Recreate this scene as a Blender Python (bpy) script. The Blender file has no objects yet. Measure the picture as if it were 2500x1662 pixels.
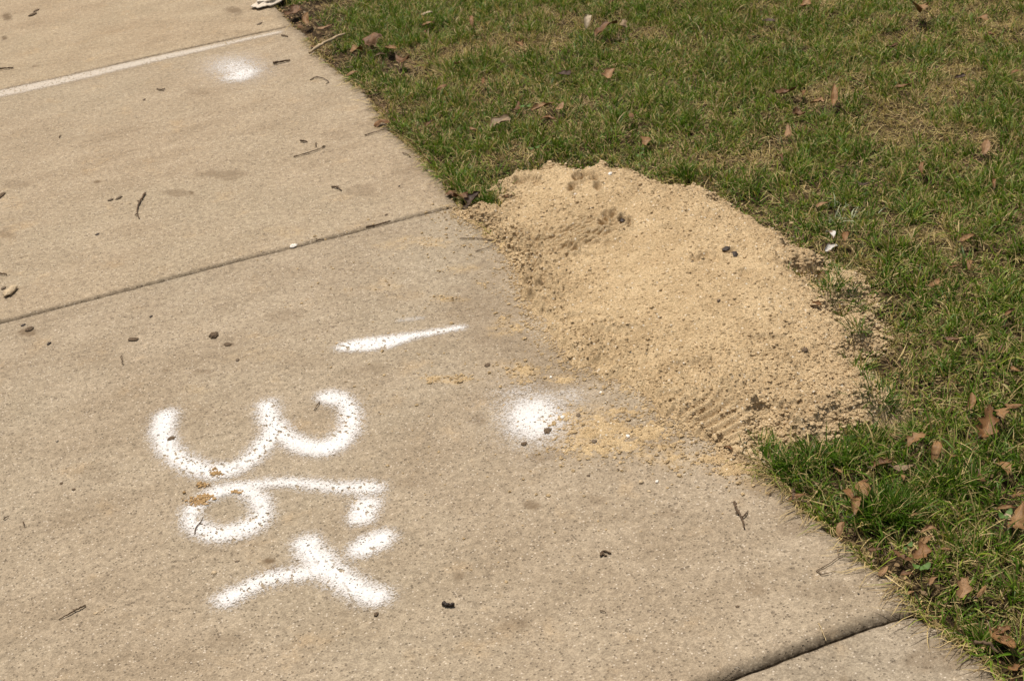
import bpy, math, random
import numpy as np
from mathutils import Matrix, Vector

# ---------------------------------------------------------------- camera, world, sun
S = 1.184
CF = 3591.3
YAW, PIT, ROL = 0.336315, 0.504071, -0.120669
CAM = np.array([-0.895454*S, -2.698776*S, 1.221517*S])

def basis():
    f = np.array([math.sin(YAW)*math.cos(PIT), math.cos(YAW)*math.cos(PIT), -math.sin(PIT)])
    r = np.cross(f, [0, 0, 1]); r /= np.linalg.norm(r); u = np.cross(r, f)
    c, s = math.cos(ROL), math.sin(ROL)
    return c*r+s*u, -s*r+c*u, f
R_, U_, F_ = basis()

def G(px, py, z=0.0):
    """photo pixel (2500 wide) -> ground point at height z"""
    px = np.asarray(px, float); py = np.asarray(py, float)
    d = F_*CF + R_*(px[..., None]-1250) - U_*(py[..., None]-831)
    t = (z-CAM[2])/d[..., 2]
    return (CAM + d*t[..., None])[..., :2]

def mpp(px, py):
    g = G(px, py); return float(np.linalg.norm(np.array([g[0], g[1], 0])-CAM)/CF)

scene = bpy.context.scene
COL = scene.collection
cam_d = bpy.data.cameras.new('camera'); cam = bpy.data.objects.new('camera', cam_d); COL.objects.link(cam)
M = Matrix(((R_[0], U_[0], -F_[0], CAM[0]), (R_[1], U_[1], -F_[1], CAM[1]), (R_[2], U_[2], -F_[2], CAM[2]), (0, 0, 0, 1)))
cam.matrix_world = M
cam_d.lens = CF/2500*36; cam_d.sensor_width = 36; cam_d.clip_start = 0.05; cam_d.clip_end = 500
cam_d.dof.use_dof = True; cam_d.dof.focus_distance = 2.45; cam_d.dof.aperture_fstop = 22
scene.camera = cam

SUN_AZ = np.array([-0.12, 0.95]); SUN_AZ = SUN_AZ/np.linalg.norm(SUN_AZ)
SUN_EL = math.radians(69)
w = bpy.data.worlds.new('World'); scene.world = w; w.use_nodes = True
wn = w.node_tree; bg = wn.nodes['Background']
sky = wn.nodes.new('ShaderNodeTexSky'); sky.sky_type = 'NISHITA'; sky.sun_disc = False
sky.sun_elevation = SUN_EL; sky.sun_rotation = math.atan2(SUN_AZ[0], SUN_AZ[1])
sky.air_density = 1.0; sky.dust_density = 3.5; sky.ozone_density = 0.6
wm = wn.nodes.new('ShaderNodeMix'); wm.data_type = 'RGBA'; wm.blend_type = 'MULTIPLY'; wm.inputs[0].default_value = 1.0; wm.inputs[7].default_value = (1.0, .88, .70, 1)  # warm hazy sky
wn.links.new(sky.outputs[0], wm.inputs[6]); wn.links.new(wm.outputs[2], bg.inputs[0]); bg.inputs[1].default_value = 0.105
sd = bpy.data.lights.new('sun', 'SUN'); sd.energy = 4.2; sd.angle = math.radians(1.5); sd.color = (1.0, 0.94, 0.865)
sun = bpy.data.objects.new('sun', sd); COL.objects.link(sun)
sv = Vector((SUN_AZ[0]*math.cos(SUN_EL), SUN_AZ[1]*math.cos(SUN_EL), math.sin(SUN_EL)))
sun.rotation_euler = sv.to_track_quat('Z', 'Y').to_euler(); sun.location = (3, 3, 6)
scene.view_settings.view_transform = 'Standard'; scene.view_settings.look = 'None'
scene.view_settings.exposure = 0.05; scene.view_settings.gamma = 1.0
scene.render.resolution_x = 1024; scene.render.resolution_y = 680

rng = np.random.default_rng(7)

# ---------------------------------------------------------------- numpy noise
def hsh(ix, iy, k=0):
    h = (ix.astype(np.int64)*374761393 + iy.astype(np.int64)*668265263 + k*1442695041) & 0xffffffff
    h = ((h ^ (h >> 13))*1274126177) & 0xffffffff
    h = ((h ^ (h >> 15))*2246822519) & 0xffffffff
    return ((h ^ (h >> 16)) & 0xffffff)/float(0xffffff)

def vnoise(x, y, k=0):
    ix = np.floor(x); iy = np.floor(y); fx = x-ix; fy = y-iy
    fx = fx*fx*fx*(fx*(fx*6-15)+10); fy = fy*fy*fy*(fy*(fy*6-15)+10)
    a = hsh(ix, iy, k); b = hsh(ix+1, iy, k); c = hsh(ix, iy+1, k); d = hsh(ix+1, iy+1, k)
    return (a*(1-fx)+b*fx)*(1-fy)+(c*(1-fx)+d*fx)*fy

def fbm(x, y, o=4, k=0):
    s = 0; a = .5; t = 0
    for i in range(o):
        s = s+a*vnoise(x*2**i+17.3*i, y*2**i-9.1*i, k+i); t += a; a *= .55
    return s/t

def domes(x, y, cell, k=0):
    """rounded crumbs: one random dome per cell"""
    gx = x/cell; gy = y/cell; ix = np.floor(gx); iy = np.floor(gy); out = np.zeros_like(gx)
    for dx in (-1, 0, 1):
        for dy in (-1, 0, 1):
            jx = ix+dx; jy = iy+dy
            cx = jx+hsh(jx, jy, k); cy = jy+hsh(jx, jy, k+1); r = .35+.6*hsh(jx, jy, k+2)
            q = 1-((gx-cx)**2+(gy-cy)**2)/(r*r)
            out = np.maximum(out, np.maximum(q, 0)**.75*r)
    return out*cell

def sstep(a, b, x):
    t = np.clip((x-a)/(b-a), 0, 1); return t*t*(3-2*t)

def seg_dist(P, poly, closed=True):
    n = len(poly); D = np.full(len(P), 1e9)
    for i in range(n if closed else n-1):
        a = poly[i]; b = poly[(i+1) % n]; ab = b-a
        t = np.clip(((P-a)@ab)/max(ab@ab, 1e-12), 0, 1)
        D = np.minimum(D, np.linalg.norm(P-a-t[:, None]*ab, axis=1))
    return D

def inside(P, poly):
    c = np.zeros(len(P), bool); n = len(poly)
    for i in range(n):
        a = poly[i]; b = poly[(i+1) % n]
        cond = ((a[1] > P[:, 1]) != (b[1] > P[:, 1]))
        xi = (b[0]-a[0])*(P[:, 1]-a[1])/(b[1]-a[1]+1e-15)+a[0]
        c ^= cond & (P[:, 0] < xi)
    return c

def sdist(P, poly):
    d = seg_dist(P, poly); return np.where(inside(P, poly), d, -d)

# ---------------------------------------------------------------- mesh helpers
def mesh_np(name, V, Fq, mat=None, parent=None, cols=None, attrs=None, smooth=True, loc=None):
    me = bpy.data.meshes.new(name); V = np.asarray(V, np.float32); Fq = np.asarray(Fq, np.int32)
    k = Fq.shape[1]
    if loc is not None: V = V-np.asarray(loc, np.float32)
    me.vertices.add(len(V)); me.vertices.foreach_set('co', V.ravel())
    me.loops.add(Fq.size); me.loops.foreach_set('vertex_index', Fq.ravel())
    me.polygons.add(len(Fq)); me.polygons.foreach_set('loop_start', np.arange(0, Fq.size, k, dtype=np.int32))
    me.polygons.foreach_set('loop_total', np.full(len(Fq), k, np.int32))
    me.polygons.foreach_set('use_smooth', np.full(len(Fq), smooth, bool))
    if cols is not None:
        ca = me.attributes.new('Col', 'FLOAT_COLOR', 'POINT')
        c4 = np.ones((len(V), 4), np.float32); c4[:, :3] = cols; ca.data.foreach_set('color', c4.ravel())
    for an, av in (attrs or {}).items():
        at = me.attributes.new(an, 'FLOAT', 'POINT'); at.data.foreach_set('value', np.asarray(av, np.float32))
    me.update(calc_edges=True); me.validate()
    o = bpy.data.objects.new(name, me); COL.objects.link(o)
    if mat: me.materials.append(mat)
    if parent: o.parent = parent
    if loc is not None: o.location = loc
    return o

def tag(o, label=None, cat=None, group=None, kind=None):
    if label: o['label'] = label
    if cat: o['category'] = cat
    if group: o['group'] = group
    if kind: o['kind'] = kind
    return o

def grid_faces(nu, nv, mask=None):
    i = np.arange(nu*nv).reshape(nv, nu)
    F = np.stack([i[:-1, :-1], i[:-1, 1:], i[1:, 1:], i[1:, :-1]], -1).reshape(-1, 4)
    return F if mask is None else F[mask.reshape(-1)]

def compact(V, F, *ats):
    u, inv = np.unique(F, return_inverse=True)
    return (V[u], inv.reshape(F.shape))+tuple(a[u] for a in ats)

# ---------------------------------------------------------------- material helpers
class NT:
    def __init__(s, name):
        s.m = bpy.data.materials.new(name); s.m.use_nodes = True; s.t = s.m.node_tree; s.t.nodes.clear()
        s.out = s.t.nodes.new('ShaderNodeOutputMaterial')
        g = s.t.nodes.new('ShaderNodeNewGeometry'); s.pos = g.outputs['Position']
    def L(s, a, b):
        if isinstance(a, bpy.types.NodeSocket): s.t.links.new(a, b)
        elif a is not None:
            if hasattr(b.default_value, '__len__') and len(b.default_value) == 4 and len(a) == 3: a = (*a, 1)
            b.default_value = a
    def scale(s, v, sc):
        n = s.t.nodes.new('ShaderNodeVectorMath'); n.operation = 'MULTIPLY'; s.L(v, n.inputs[0]); n.inputs[1].default_value = sc
        return n.outputs[0]
    def noise(s, sc, det=3, rough=.55, vec=None, dist=0):
        n = s.t.nodes.new('ShaderNodeTexNoise'); s.L(vec or s.pos, n.inputs['Vector']); n.inputs['Scale'].default_value = sc
        n.inputs['Detail'].default_value = det; n.inputs['Roughness'].default_value = rough; n.inputs['Distortion'].default_value = dist
        return n.outputs[0]
    def vor(s, sc, vec=None):
        n = s.t.nodes.new('ShaderNodeTexVoronoi'); s.L(vec or s.pos, n.inputs['Vector']); n.inputs['Scale'].default_value = sc
        return n.outputs['Distance'], n.outputs['Color']
    def chan(s, c, i=0):
        n = s.t.nodes.new('ShaderNodeSeparateColor'); s.L(c, n.inputs[0]); return n.outputs[i]
    def mth(s, op, a, b=None, c=None):
        n = s.t.nodes.new('ShaderNodeMath'); n.operation = op; s.L(a, n.inputs[0]); s.L(b, n.inputs[1]); s.L(c, n.inputs[2]); return n.outputs[0]
    def mr(s, v, a, b, c=0., d=1.):
        n = s.t.nodes.new('ShaderNodeMapRange'); n.interpolation_type = 'SMOOTHSTEP'; s.L(v, n.inputs[0])
        for i, q in enumerate((a, b, c, d)): s.L(q, n.inputs[i+1])
        return n.outputs[0]
    def mix(s, f, a, b, bt='MIX'):
        n = s.t.nodes.new('ShaderNodeMix'); n.data_type = 'RGBA'; n.blend_type = bt
        s.L(f, n.inputs[0]); s.L(a, n.inputs[6]); s.L(b, n.inputs[7]); return n.outputs[2]
    def attr(s, nm, col=False):
        n = s.t.nodes.new('ShaderNodeAttribute'); n.attribute_name = nm; return n.outputs['Color' if col else 'Fac']
    def bump(s, h, dist, st=1., nrm=None):
        n = s.t.nodes.new('ShaderNodeBump'); s.L(h, n.inputs['Height']); n.inputs['Distance'].default_value = dist
        n.inputs['Strength'].default_value = st; s.L(nrm, n.inputs['Normal']) if nrm else None; return n.outputs[0]
    def bsdf(s, col, rough=.8, nrm=None, spec=.3, alpha=None):
        n = s.t.nodes.new('ShaderNodeBsdfPrincipled'); s.L(col, n.inputs['Base Color']); s.L(rough, n.inputs['Roughness'])
        n.inputs['Specular IOR Level'].default_value = spec
        if nrm: s.L(nrm, n.inputs['Normal'])
        if alpha: s.L(alpha, n.inputs['Alpha'])
        return n.outputs[0]
    def done(s, sh):
        s.t.links.new(sh, s.out.inputs[0]); return s.m

def concrete_nodes(n):
    """shared fine structure: returns pits, white grains, grain tone, height"""
    vd, vc = n.vor(210); pit = n.mth('MULTIPLY', n.mr(n.chan(vc), .80, .84), n.mr(vd, .42, .24))
    vd3, vc3 = n.vor(95); pit2 = n.mth('MULTIPLY', n.mr(n.chan(vc3, 1), .945, .96), n.mr(vd3, .34, .18))
    pits = n.mth('MAXIMUM', pit, pit2)
    wd, wc = n.vor(240); wh = n.mth('MULTIPLY', n.mr(n.chan(wc, 1), .90, .93), n.mr(wd, .44, .28))
    gd, gc = n.vor(420)
    return pits, wh, n.chan(gc), n.chan(gc, 2)

def mat_concrete(tint=(1, 1, 1), name='concrete'):
    n = NT(name)
    big = n.noise(1.6, 5, .6); mid = n.noise(7, 6, .62, n.scale(n.pos, (.7, 1.2, 1)), .3); fine = n.noise(70, 5, .7)
    pits, wh, g1, g2 = concrete_nodes(n)
    a = tuple(c*t for c, t in zip((.275, .216, .148), tint)); b = tuple(c*t for c, t in zip((.380, .311, .225), tint))
    c = n.mix(n.mr(mid, .2, .8), a, b)
    c = n.mix(n.mth('MULTIPLY', n.mr(big, .40, .64), .50), c, tuple(x*t for x, t in zip((.335, .285, .208), tint)))
    c = n.mix(n.mth('MULTIPLY', n.mr(n.noise(8, 5, .65), .56, .72), .30), c, (.44, .31, .17))
    c = n.mix(n.mth('MULTIPLY', n.mr(n.noise(3.7, 6, .66, n.scale(n.pos, (.8, 1.2, 1)), .5), .55, .72), .20), c, (.27, .205, .135))
    c = n.mix(1., c, n.mix(n.mr(fine, .3, .7), (.80, .79, .78), (1.17, 1.17, 1.17)), 'MULTIPLY')
    c = n.mix(1., c, n.mix(g1, (.79, .78, .77), (1.19, 1.20, 1.20)), 'MULTIPLY')
    c = n.mix(n.mth('MULTIPLY', wh, .6), c, (.68, .60, .49))
    c = n.mix(n.mth('MULTIPLY', pits, .48), c, (.10, .072, .050))
    c = n.mix(n.mth('MULTIPLY', n.attr('stain'), n.mr(n.noise(40, 4, .6), .1, .55)), c, (.15, .105, .062))
    c = n.mix(n.mth('MULTIPLY', n.attr('dust'), n.mr(n.noise(55, 5, .7), .38, .62)), c, (.56, .40, .20))
    c = n.mix(n.mth('MULTIPLY', n.attr('grime'), n.mr(n.noise(90, 4, .7), .2, .6)), c, (.062, .046, .028))
    h = n.mth('ADD', n.mth('MULTIPLY', fine, 1.1), n.mth('MULTIPLY', g2, .35)); h = n.mth('SUBTRACT', h, n.mth('MULTIPLY', pits, 1.2))
    return n.done(n.bsdf(c, .88, n.bump(h, .0016, .9), .25))

def mat_paint(name, op=1., col=(.76, .75, .74), ragged=.95):
    n = NT(name); pits, wh, g1, g2 = concrete_nodes(n); m = n.attr('mask'); fine = n.noise(330, 3, .75); f2 = n.noise(38, 4, .65)
    v = n.mth('ADD', m, n.mth('MULTIPLY', n.mth('SUBTRACT', n.mth('MULTIPLY', n.mth('ADD', fine, g1), .5), .5), ragged))
    v = n.mth('ADD', v, n.mth('MULTIPLY', n.mth('SUBTRACT', f2, .5), .35))
    al = n.mr(v, .12, .92)
    chip = n.noise(125, 3, .6, n.scale(n.pos, (1, .55, 1)))
    al = n.mth('MULTIPLY', al, n.mth('SUBTRACT', 1, n.mth('MULTIPLY', n.mr(chip, .575, .605), n.mr(n.noise(8, 2), .42, .54))))
    al = n.mth('MULTIPLY', al, n.mth('SUBTRACT', 1, n.mth('MULTIPLY', pits, .85)))
    al = n.mth('MULTIPLY', al, op)
    c = n.mix(n.mth('MULTIPLY', n.mr(n.mth('ADD', g1, n.noise(60, 4, .7)), .9, 1.5), .45), col, (.50, .45, .40))
    h = n.mth('ADD', fine, n.mth('MULTIPLY', g2, .5))
    return n.done(n.bsdf(c, .75, n.bump(h, .0009, .7), .25, al))

def mat_sand(name='sand', k=(1, 1, 1)):
    n = NT(name); fine = n.noise(420, 3, .8); m = n.noise(14, 5, .6); gd, gc = n.vor(520); g = n.chan(gc)
    s = lambda t: tuple(a*b for a, b in zip(t, k))
    c = n.mix(n.mr(m, .3, .7), s((.53, .394, .230)), s((.645, .496, .302)))
    c = n.mix(1., c, n.mix(g, (.74, .71, .66), (1.22, 1.23, 1.25)), 'MULTIPLY')
    wd, wc = n.vor(170); c = n.mix(n.mth('MULTIPLY', n.mr(n.chan(wc, 1), .93, .94), n.mr(wd, .42, .25)), c, (.82, .74, .60))
    c = n.mix(n.mth('MULTIPLY', n.mth('MULTIPLY', n.mr(n.chan(wc, 2), .975, .98), n.mr(wd, .38, .22)), .35), c, (.24, .16, .09))
    return n.done(n.bsdf(c, .92, n.bump(n.mth('ADD', fine, n.mth('MULTIPLY', g, .6)), .0028, 1.), .12))

def mat_plain(name, c1, c2, sc=120, rough=.8, bump=.0008, spec=.3):
    n = NT(name); f = n.noise(sc, 4, .65)
    return n.done(n.bsdf(n.mix(n.mr(f, .3, .7), c1, c2), rough, n.bump(f, bump, .8), spec))

def mat_soil():
    n = NT('soil'); a = n.noise(9, 6, .65); b = n.noise(130, 5, .7); gd, gc = n.vor(160)
    c = n.mix(n.mr(a, .35, .65), (.030, .020, .011), (.075, .050, .026))
    c = n.mix(n.mth('MULTIPLY', n.mr(n.noise(60, 4, .7, n.scale(n.pos, (1, .3, 1))), .5, .62), .7), c, (.26, .185, .095))
    c = n.mix(1., c, n.mix(n.chan(gc), (.6, .6, .6), (1.3, 1.3, 1.3)), 'MULTIPLY')
    return n.done(n.bsdf(c, .95, n.bump(n.mth('ADD', a, b), .008, 1.), .1))

def mat_blade():
    n = NT('grass'); col = n.attr('Col', True)
    p = n.bsdf(col, .5, None, .2)
    t = n.t.nodes.new('ShaderNodeBsdfTranslucent'); n.L(n.mix(1., col, (1.25, 1.3, .8), 'MULTIPLY'), t.inputs[0])
    x = n.t.nodes.new('ShaderNodeMixShader'); x.inputs[0].default_value = .24
    n.L(p, x.inputs[1]); n.L(t.outputs[0], x.inputs[2]); return n.done(x.outputs[0])

def mat_leaf(name, c1, c2, white=0.):
    n = NT(name); f = n.noise(60, 4, .6); u = n.attr('lu'); t = n.attr('lt')
    c = n.mix(n.mr(f, .3, .7), c1, c2)
    au = n.mth('ABSOLUTE', u)
    vein = n.mth('MAXIMUM', n.mr(au, .10, .03), n.mth('MULTIPLY', n.mr(n.mth('SINE', n.mth('MULTIPLY', n.mth('SUBTRACT', t, n.mth('MULTIPLY', au, .12)), 46)), .86, .98), .5))
    c = n.mix(n.mth('MULTIPLY', vein, .45), c, tuple(min(1, x*1.55) for x in c2))
    c = n.mix(n.mth('MULTIPLY', n.mr(n.noise(170, 3), .62, .70), .6), c, tuple(x*.3 for x in c1))
    if white: c = n.mix(n.mr(n.noise(45, 3), .62-white*.4, .70-white*.4), c, (.62, .60, .56))
    p = n.bsdf(c, .6, n.bump(n.mth('ADD', f, n.mth('MULTIPLY', vein, .4)), .0015, .8), .35)
    tr = n.t.nodes.new('ShaderNodeBsdfTranslucent'); n.L(c, tr.inputs[0])
    x = n.t.nodes.new('ShaderNodeMixShader'); x.inputs[0].default_value = .18
    n.L(p, x.inputs[1]); n.L(tr.outputs[0], x.inputs[2]); return n.done(x.outputs[0])

# ---------------------------------------------------------------- sidewalk outlines
J1 = [(0, 220.5), (169.6, 184), (373, 137), (564, 95.8), (712, 63.6)]
J2 = [(0, 788.2), (270.8, 718.5), (475, 665), (609, 629.5), (721, 603), (860, 568), (996.6, 532), (1110, 505)]
J3 = [(1650, 1700), (1750, 1662), (1880, 1613), (2017.8, 1560), (2130, 1519), (2245, 1487)]
EDN = [(620, -55), (664, 0), (690, 35), (717.9, 64.3), (743, 82), (760, 108), (778.6, 132), (810.7, 164.3), (850, 193), (885.7, 221), (910.7, 257), (957, 321),
       (1000, 355), (1028.6, 385.7), (1075, 439), (1112, 492), (1913, 1186), (1954, 1240.6), (2010, 1280), (2060, 1320), (2099.6, 1363), (2186, 1409), (2215, 1460), (2235, 1488),
       (2267.6, 1508.6), (2320, 1545), (2390, 1590), (2440, 1645), (2480, 1700)]
def gpts(L): return np.array([G(*p) for p in L])
g1, g2, g3, ge = gpts(J1), gpts(J2), gpts(J3), gpts(EDN)
ge = np.vstack([[ge[0, 0]-.02, 7.5], ge, [ge[-1, 0]+.0, -5.5]])
def jfun(g):
    s = np.polyfit(g[:, 0], g[:, 1], 1)
    gx = np.concatenate([[g[0, 0]-4], g[:, 0]]); gy = np.concatenate([[g[0, 1]-4*s[0]*.3], g[:, 1]])
    return lambda x: np.interp(x, gx, gy)
jf1, jf2, jf3 = jfun(g1), jfun(g2), jfun(g3)
eo = np.argsort(ge[:, 1]); EY = ge[eo, 1]; EX = ge[eo, 0]
def edge_x(y): return np.interp(y, EY, EX)

stains = [(538, 424, 62, 14, .38), (428, 471, 40, 8, .4), (38, 450, 40, 10, .25), (17, 40, 14, 9, .85), (12, 93, 8, 5, .8), (572, 27, 22, 10, .6), (85, 162, 8, 3, .6), (237, 443, 12, 4, .7),
 (466, 470, 9, 4, .8), (670, 1389, 17, 10, 1.), (657, 1370, 14, 8, 1.), (1300, 1235, 17, 12, .55), (1121, 1403, 18, 11, .45), (1259, 1525, 28, 15, .3), (1167, 1025, 20, 13, .35), (1845, 1440, 20, 12, .35),
 (1180, 740, 90, 110, .22), (1340, 880, 130, 60, .22), (2290, 1590, 90, 35, .35), (1640, 1250, 30, 12, .25), (1340, 1110, 60, 16, .35), (1600, 1080, 90, 25, .3), (1860, 1190, 60, 22, .4), (1940, 1290, 50, 25, .25),
 (490, 905, 25, 8, .35), (555, 842, 14, 5, .6), (405, 905, 10, 5, .4), (15, 570, 25, 14, .4), (700, 770, 60, 16, .25), (1010, 420, 60, 22, .22), (830, 330, 40, 14, .18), (480, 225, 30, 10, .2), (890, 465, 40, 14, .25),
 (2000, 1440, 70, 22, .22), (1460, 1220, 30, 12, .3), (240, 1150, 60, 25, .2), (560, 1560, 60, 20, .2), (70, 812, 18, 10, .6), (1010, 1180, 60, 14, .2), (900, 900, 60, 14, .2), (1250, 820, 60, 30, .22)]
dusts = [(1040, 590, 70, 14, .5), (960, 600, 50, 10, .4), (1130, 655, 40, 12, .5), (1090, 730, 45, 8, .5), (1060, 925, 45, 10, .7), (1110, 930, 30, 9, .7), (1280, 905, 55, 20, .8), (1370, 925, 45, 10, .7), (1230, 800, 40, 20, .6),
 (1420, 1050, 120, 50, .9), (1620, 1110, 90, 30, .7), (484, 1225, 30, 12, .6), (528, 1155, 16, 9, .6), (230, 1410, 20, 9, .4), (700, 565, 50, 14, .25), (940, 700, 50, 12, .3), (1850, 1180, 60, 20, .35), (480, 950, 40, 14, .25), (1150, 510, 60, 12, .6), (640, 870, 90, 20, .15)]
def blob_field(P, L):
    out = np.zeros(len(P)); wob = (fbm(P[:, 0]*28, P[:, 1]*28, 4, 5)-.5)*1.5
    for px, py, rx, ry, s in L:
        c = G(px, py); ax = (G(px+rx, py)-G(px-rx, py))/2; ay = (G(px, py+ry)-G(px, py-ry))/2
        A = np.linalg.inv(np.array([ax, ay]).T); q = (P-c)@A.T; d = np.sqrt((q**2).sum(1))+wob
        out = np.maximum(out, min(1.3*s, 1.)*sstep(1.25, .55, d))
    return out

def clus(n, a, b, p=2.2):
    """samples 0..1 clustered near ends a/b flags"""
    t = np.linspace(0, 1, n)
    if a and b: return .5-.5*np.cos(np.pi*t)*np.abs(np.cos(np.pi*t))**.0
    return t

far0 = lambda x: jf1(x)*0+5.4
near5 = lambda x: jf3(x)*0-4.2
def make_slab(near, far, rn, rf, tint, label, drop0=0., gap=.0038):
    """near/far: functions y(x); rn/rf: (width, drop) of the tooled edges"""
    x0 = -2.3
    yn = near(0.)-0; yf = far(0.)
    nx, ny = (560, 400) if far is not far0 and near is not near5 else (330, 240)
    e = lambda w: np.concatenate([[0, .1, .25, .45, .7, 1.]])*w
    tv = np.linspace(0, 1, ny); tu = np.linspace(0, 1, nx)
    tv = .5-.5*np.cos(np.pi*tv)*(.55+.45*np.abs(np.cos(np.pi*tv)))
    tu = 1-(1-tu)**1.25
    cy_n = yn; cy_f = yf
    for _ in range(6): cy_n = float(near(edge_x(cy_n))); cy_f = float(far(edge_x(cy_f)))
    U, Vv = np.meshgrid(tu, tv)
    yy = cy_n+(cy_f-cy_n)*Vv
    ex = edge_x(yy)+(fbm(yy*45, yy*0+3.3, 4, 3)-.5)*.026+(vnoise(yy*220, yy*0, 9)-.5)*.005
    X = x0+(ex-x0)*U
    ynx = near(X)+gap; yfx = far(X)-gap
    ynx += (vnoise(X*90, X*0+cy_n, 4)-.5)*.0022; yfx += (vnoise(X*90, X*0+cy_f, 4)-.5)*.0022
    Y = ynx+(yfx-ynx)*Vv
    dn = (Y-ynx); df = (yfx-Y); de = (ex-X)
    wv = .85+.3*fbm(X*6, Y*6, 3, 8)
    def rd(d, r):
        w, h = r; t = np.clip(1-d/(w*wv), 0, 1); return h*t**2.2
    Z = drop0-np.maximum(np.maximum(rd(dn, rn), rd(df, rf)), rd(de, (.010, .006)))
    # corners worn round
    Z += (fbm(X*3, Y*3, 3, 11)-.5)*.0012*np.clip(dn/.05, 0, 1)*np.clip(df/.05, 0, 1)
    P = np.stack([X.ravel(), Y.ravel()], 1); st = blob_field(P, stains); du = blob_field(P, [(a_, b_, c_, d_, e_*.5) for a_, b_, c_, d_, e_ in dusts])
    gr = np.maximum(.8*sstep(rn[0]*.9, 0., dn.ravel())*sstep(0, .02, rn[0]), .5*sstep(.045, 0, de.ravel()))
    gr = np.maximum(gr, .7*sstep(.005, 0, df.ravel())); gr = np.maximum(gr*.9, 1.0*sstep(.0065, .001, dn.ravel())*sstep(0, .02, rn[0]))
    V = np.stack([X.ravel(), Y.ravel(), Z.ravel()], 1); F = grid_faces(nx, ny)
    # skirt
    i = np.arange(nx*ny).reshape(ny, nx)
    ring = np.concatenate([i[0, :], i[1:, -1], i[-1, ::-1][1:], i[::-1, 0][1:-1]])
    sk = V[ring].copy(); sk[:, 2] = -.11; b = len(V); m = len(ring); k = np.arange(m)
    SF = np.stack([ring[k], b+k, b+(k+1) % m, ring[(k+1) % m]], 1)
    V = np.vstack([V, sk]); F = np.vstack([F, SF])
    z = np.zeros(m)
    o = mesh_np('sidewalk', V, F, mat_concrete(tint), None, None, {'stain': np.concatenate([st, z]), 'dust': np.concatenate([du, z]), 'grime': np.concatenate([gr, z+.9])})
    tag(o, label, 'sidewalk', None, 'structure'); return o

make_slab(jf1, far0, (.017, .009), (.01, .004), (1.02, .99, .93), 'tan concrete sidewalk slab at the top left, beyond the pale striped joint')
make_slab(jf2, jf1, (.020, .008), (.006, .002), (1.0, .985, .955), 'concrete sidewalk slab with one soft white sprayed dot and a curved twig')
make_slab(jf3, jf2, (.022, .011), (.005, .002), (.97, .975, .975), 'concrete sidewalk slab carrying the sprayed digits and half of the sand')
make_slab(near5, jf3, (.01, .004), (.004, .0015), (.90, .915, .935), 'greyer concrete sidewalk slab in the bottom right corner', drop0=-.006)

# ---------------------------------------------------------------- lawn soil
def lawn_z(x, y):
    x = np.asarray(x, float); y = np.asarray(y, float)
    d = x-edge_x(y)
    base = -.020+.030*(fbm(x*3.1, y*3.1, 3, 21)-.5)+.018*(fbm(x*14, y*14, 3, 22)-.5)
    return np.where(d > 0, base-.012*np.exp(-d/.03)+.010*sstep(0, .5, d), -.06)
def axis(lo, hi, step, far):
    a = np.arange(lo, hi, step); g = step*1.25; L = [lo]; x = lo
    while x > -far: x -= g; g *= 1.35; L.append(x)
    R = [a[-1]]; x = a[-1]; g = step*1.25
    while x < far: x += g; g *= 1.35; R.append(x)
    return np.concatenate([np.array(L[::-1])[:-1], a, np.array(R)[1:]])
ax, ay = axis(-.5, 3.2, .014, 90), axis(-2.9, 4.2, .014, 90)
XX, YY = np.meshgrid(ax, ay); ZZ = lawn_z(XX, YY)
ZZ = np.where(XX < -2.35, -.03+.0*XX, ZZ)
soil = mesh_np('ground', np.stack([XX.ravel(), YY.ravel(), ZZ.ravel()], 1), grid_faces(len(ax), len(ay)), mat_soil())
tag(soil, 'dark brown soil under the lawn', 'soil', None, 'structure')

# ---------------------------------------------------------------- sand pile
K = 2500/2359
zb = .035
SO = [(1050,486,0),(1085,482,0),(1114,476,.005),(1152,480,.01),(1168,462,.01),(1152,438,.02),(1152,416,.02),(1170,398,.025),(1200,380,zb),(1245,376,zb),(1262,354,zb),(1280,352,zb),(1300,370,zb),(1345,376,zb),(1372,361,zb),(1405,366,zb),(1425,376,zb),
 (1460,380,zb),(1500,396,zb),(1540,412,zb),(1575,420,zb),(1590,408,zb),(1615,414,zb),(1660,445,zb),(1700,468,zb),(1740,488,zb),(1795,514,zb),(1820,548,zb),(1845,566,zb),(1885,574,zb),(1897,600,.02),(1880,622,.014),(1850,640,.008),(1880,668,.008),(1905,650,.008),
 (1912,626,.008),(1945,624,.008),(1975,652,.008),(1998,684,.008),(1985,712,.008),(2018,742,.008),(2024,770,.008),(2005,795,.008),(1980,806,.004),(1962,830,.004),(1985,850,.004),(2004,884,.004),(2042,905,.004),(2030,930,.004),(1965,955,.002),(1920,972,.0),(1890,1006,.0),(1850,1020,.0),
 (1806,1008,.0),(1790,985,.0),(1760,975,.0),(1742,1000,0),(1755,1030,0),(1750,1070,0),(1720,1084,0),(1690,1072,0),(1665,1052,0),(1640,1030,0),(1590,1000,0),(1530,960,0),(1500,930,0),(1440,888,0),(1385,862,0),(1345,852,0),(1305,832,0),(1278,800,0),(1250,772,0),(1236,735,0),
 (1205,690,0),(1195,640,0),(1182,592,0),(1150,556,0),(1118,528,0),(1078,506,0)]
sand_poly = np.array([G(x*K, y*K, z) for x, y, z in SO])
_b = [i for i, p in enumerate(SO) if 8 <= i <= 46]
back_poly = sand_poly[8:47]; front_poly = np.vstack([sand_poly[50:], sand_poly[:5]])
HOLES = [((1915,690),(1950,675),(1968,700),(1940,722),(1905,712)), ]
hole_polys = [np.array([G(x*K, y*K, .03) for x, y in h]) for h in HOLES]
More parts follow.
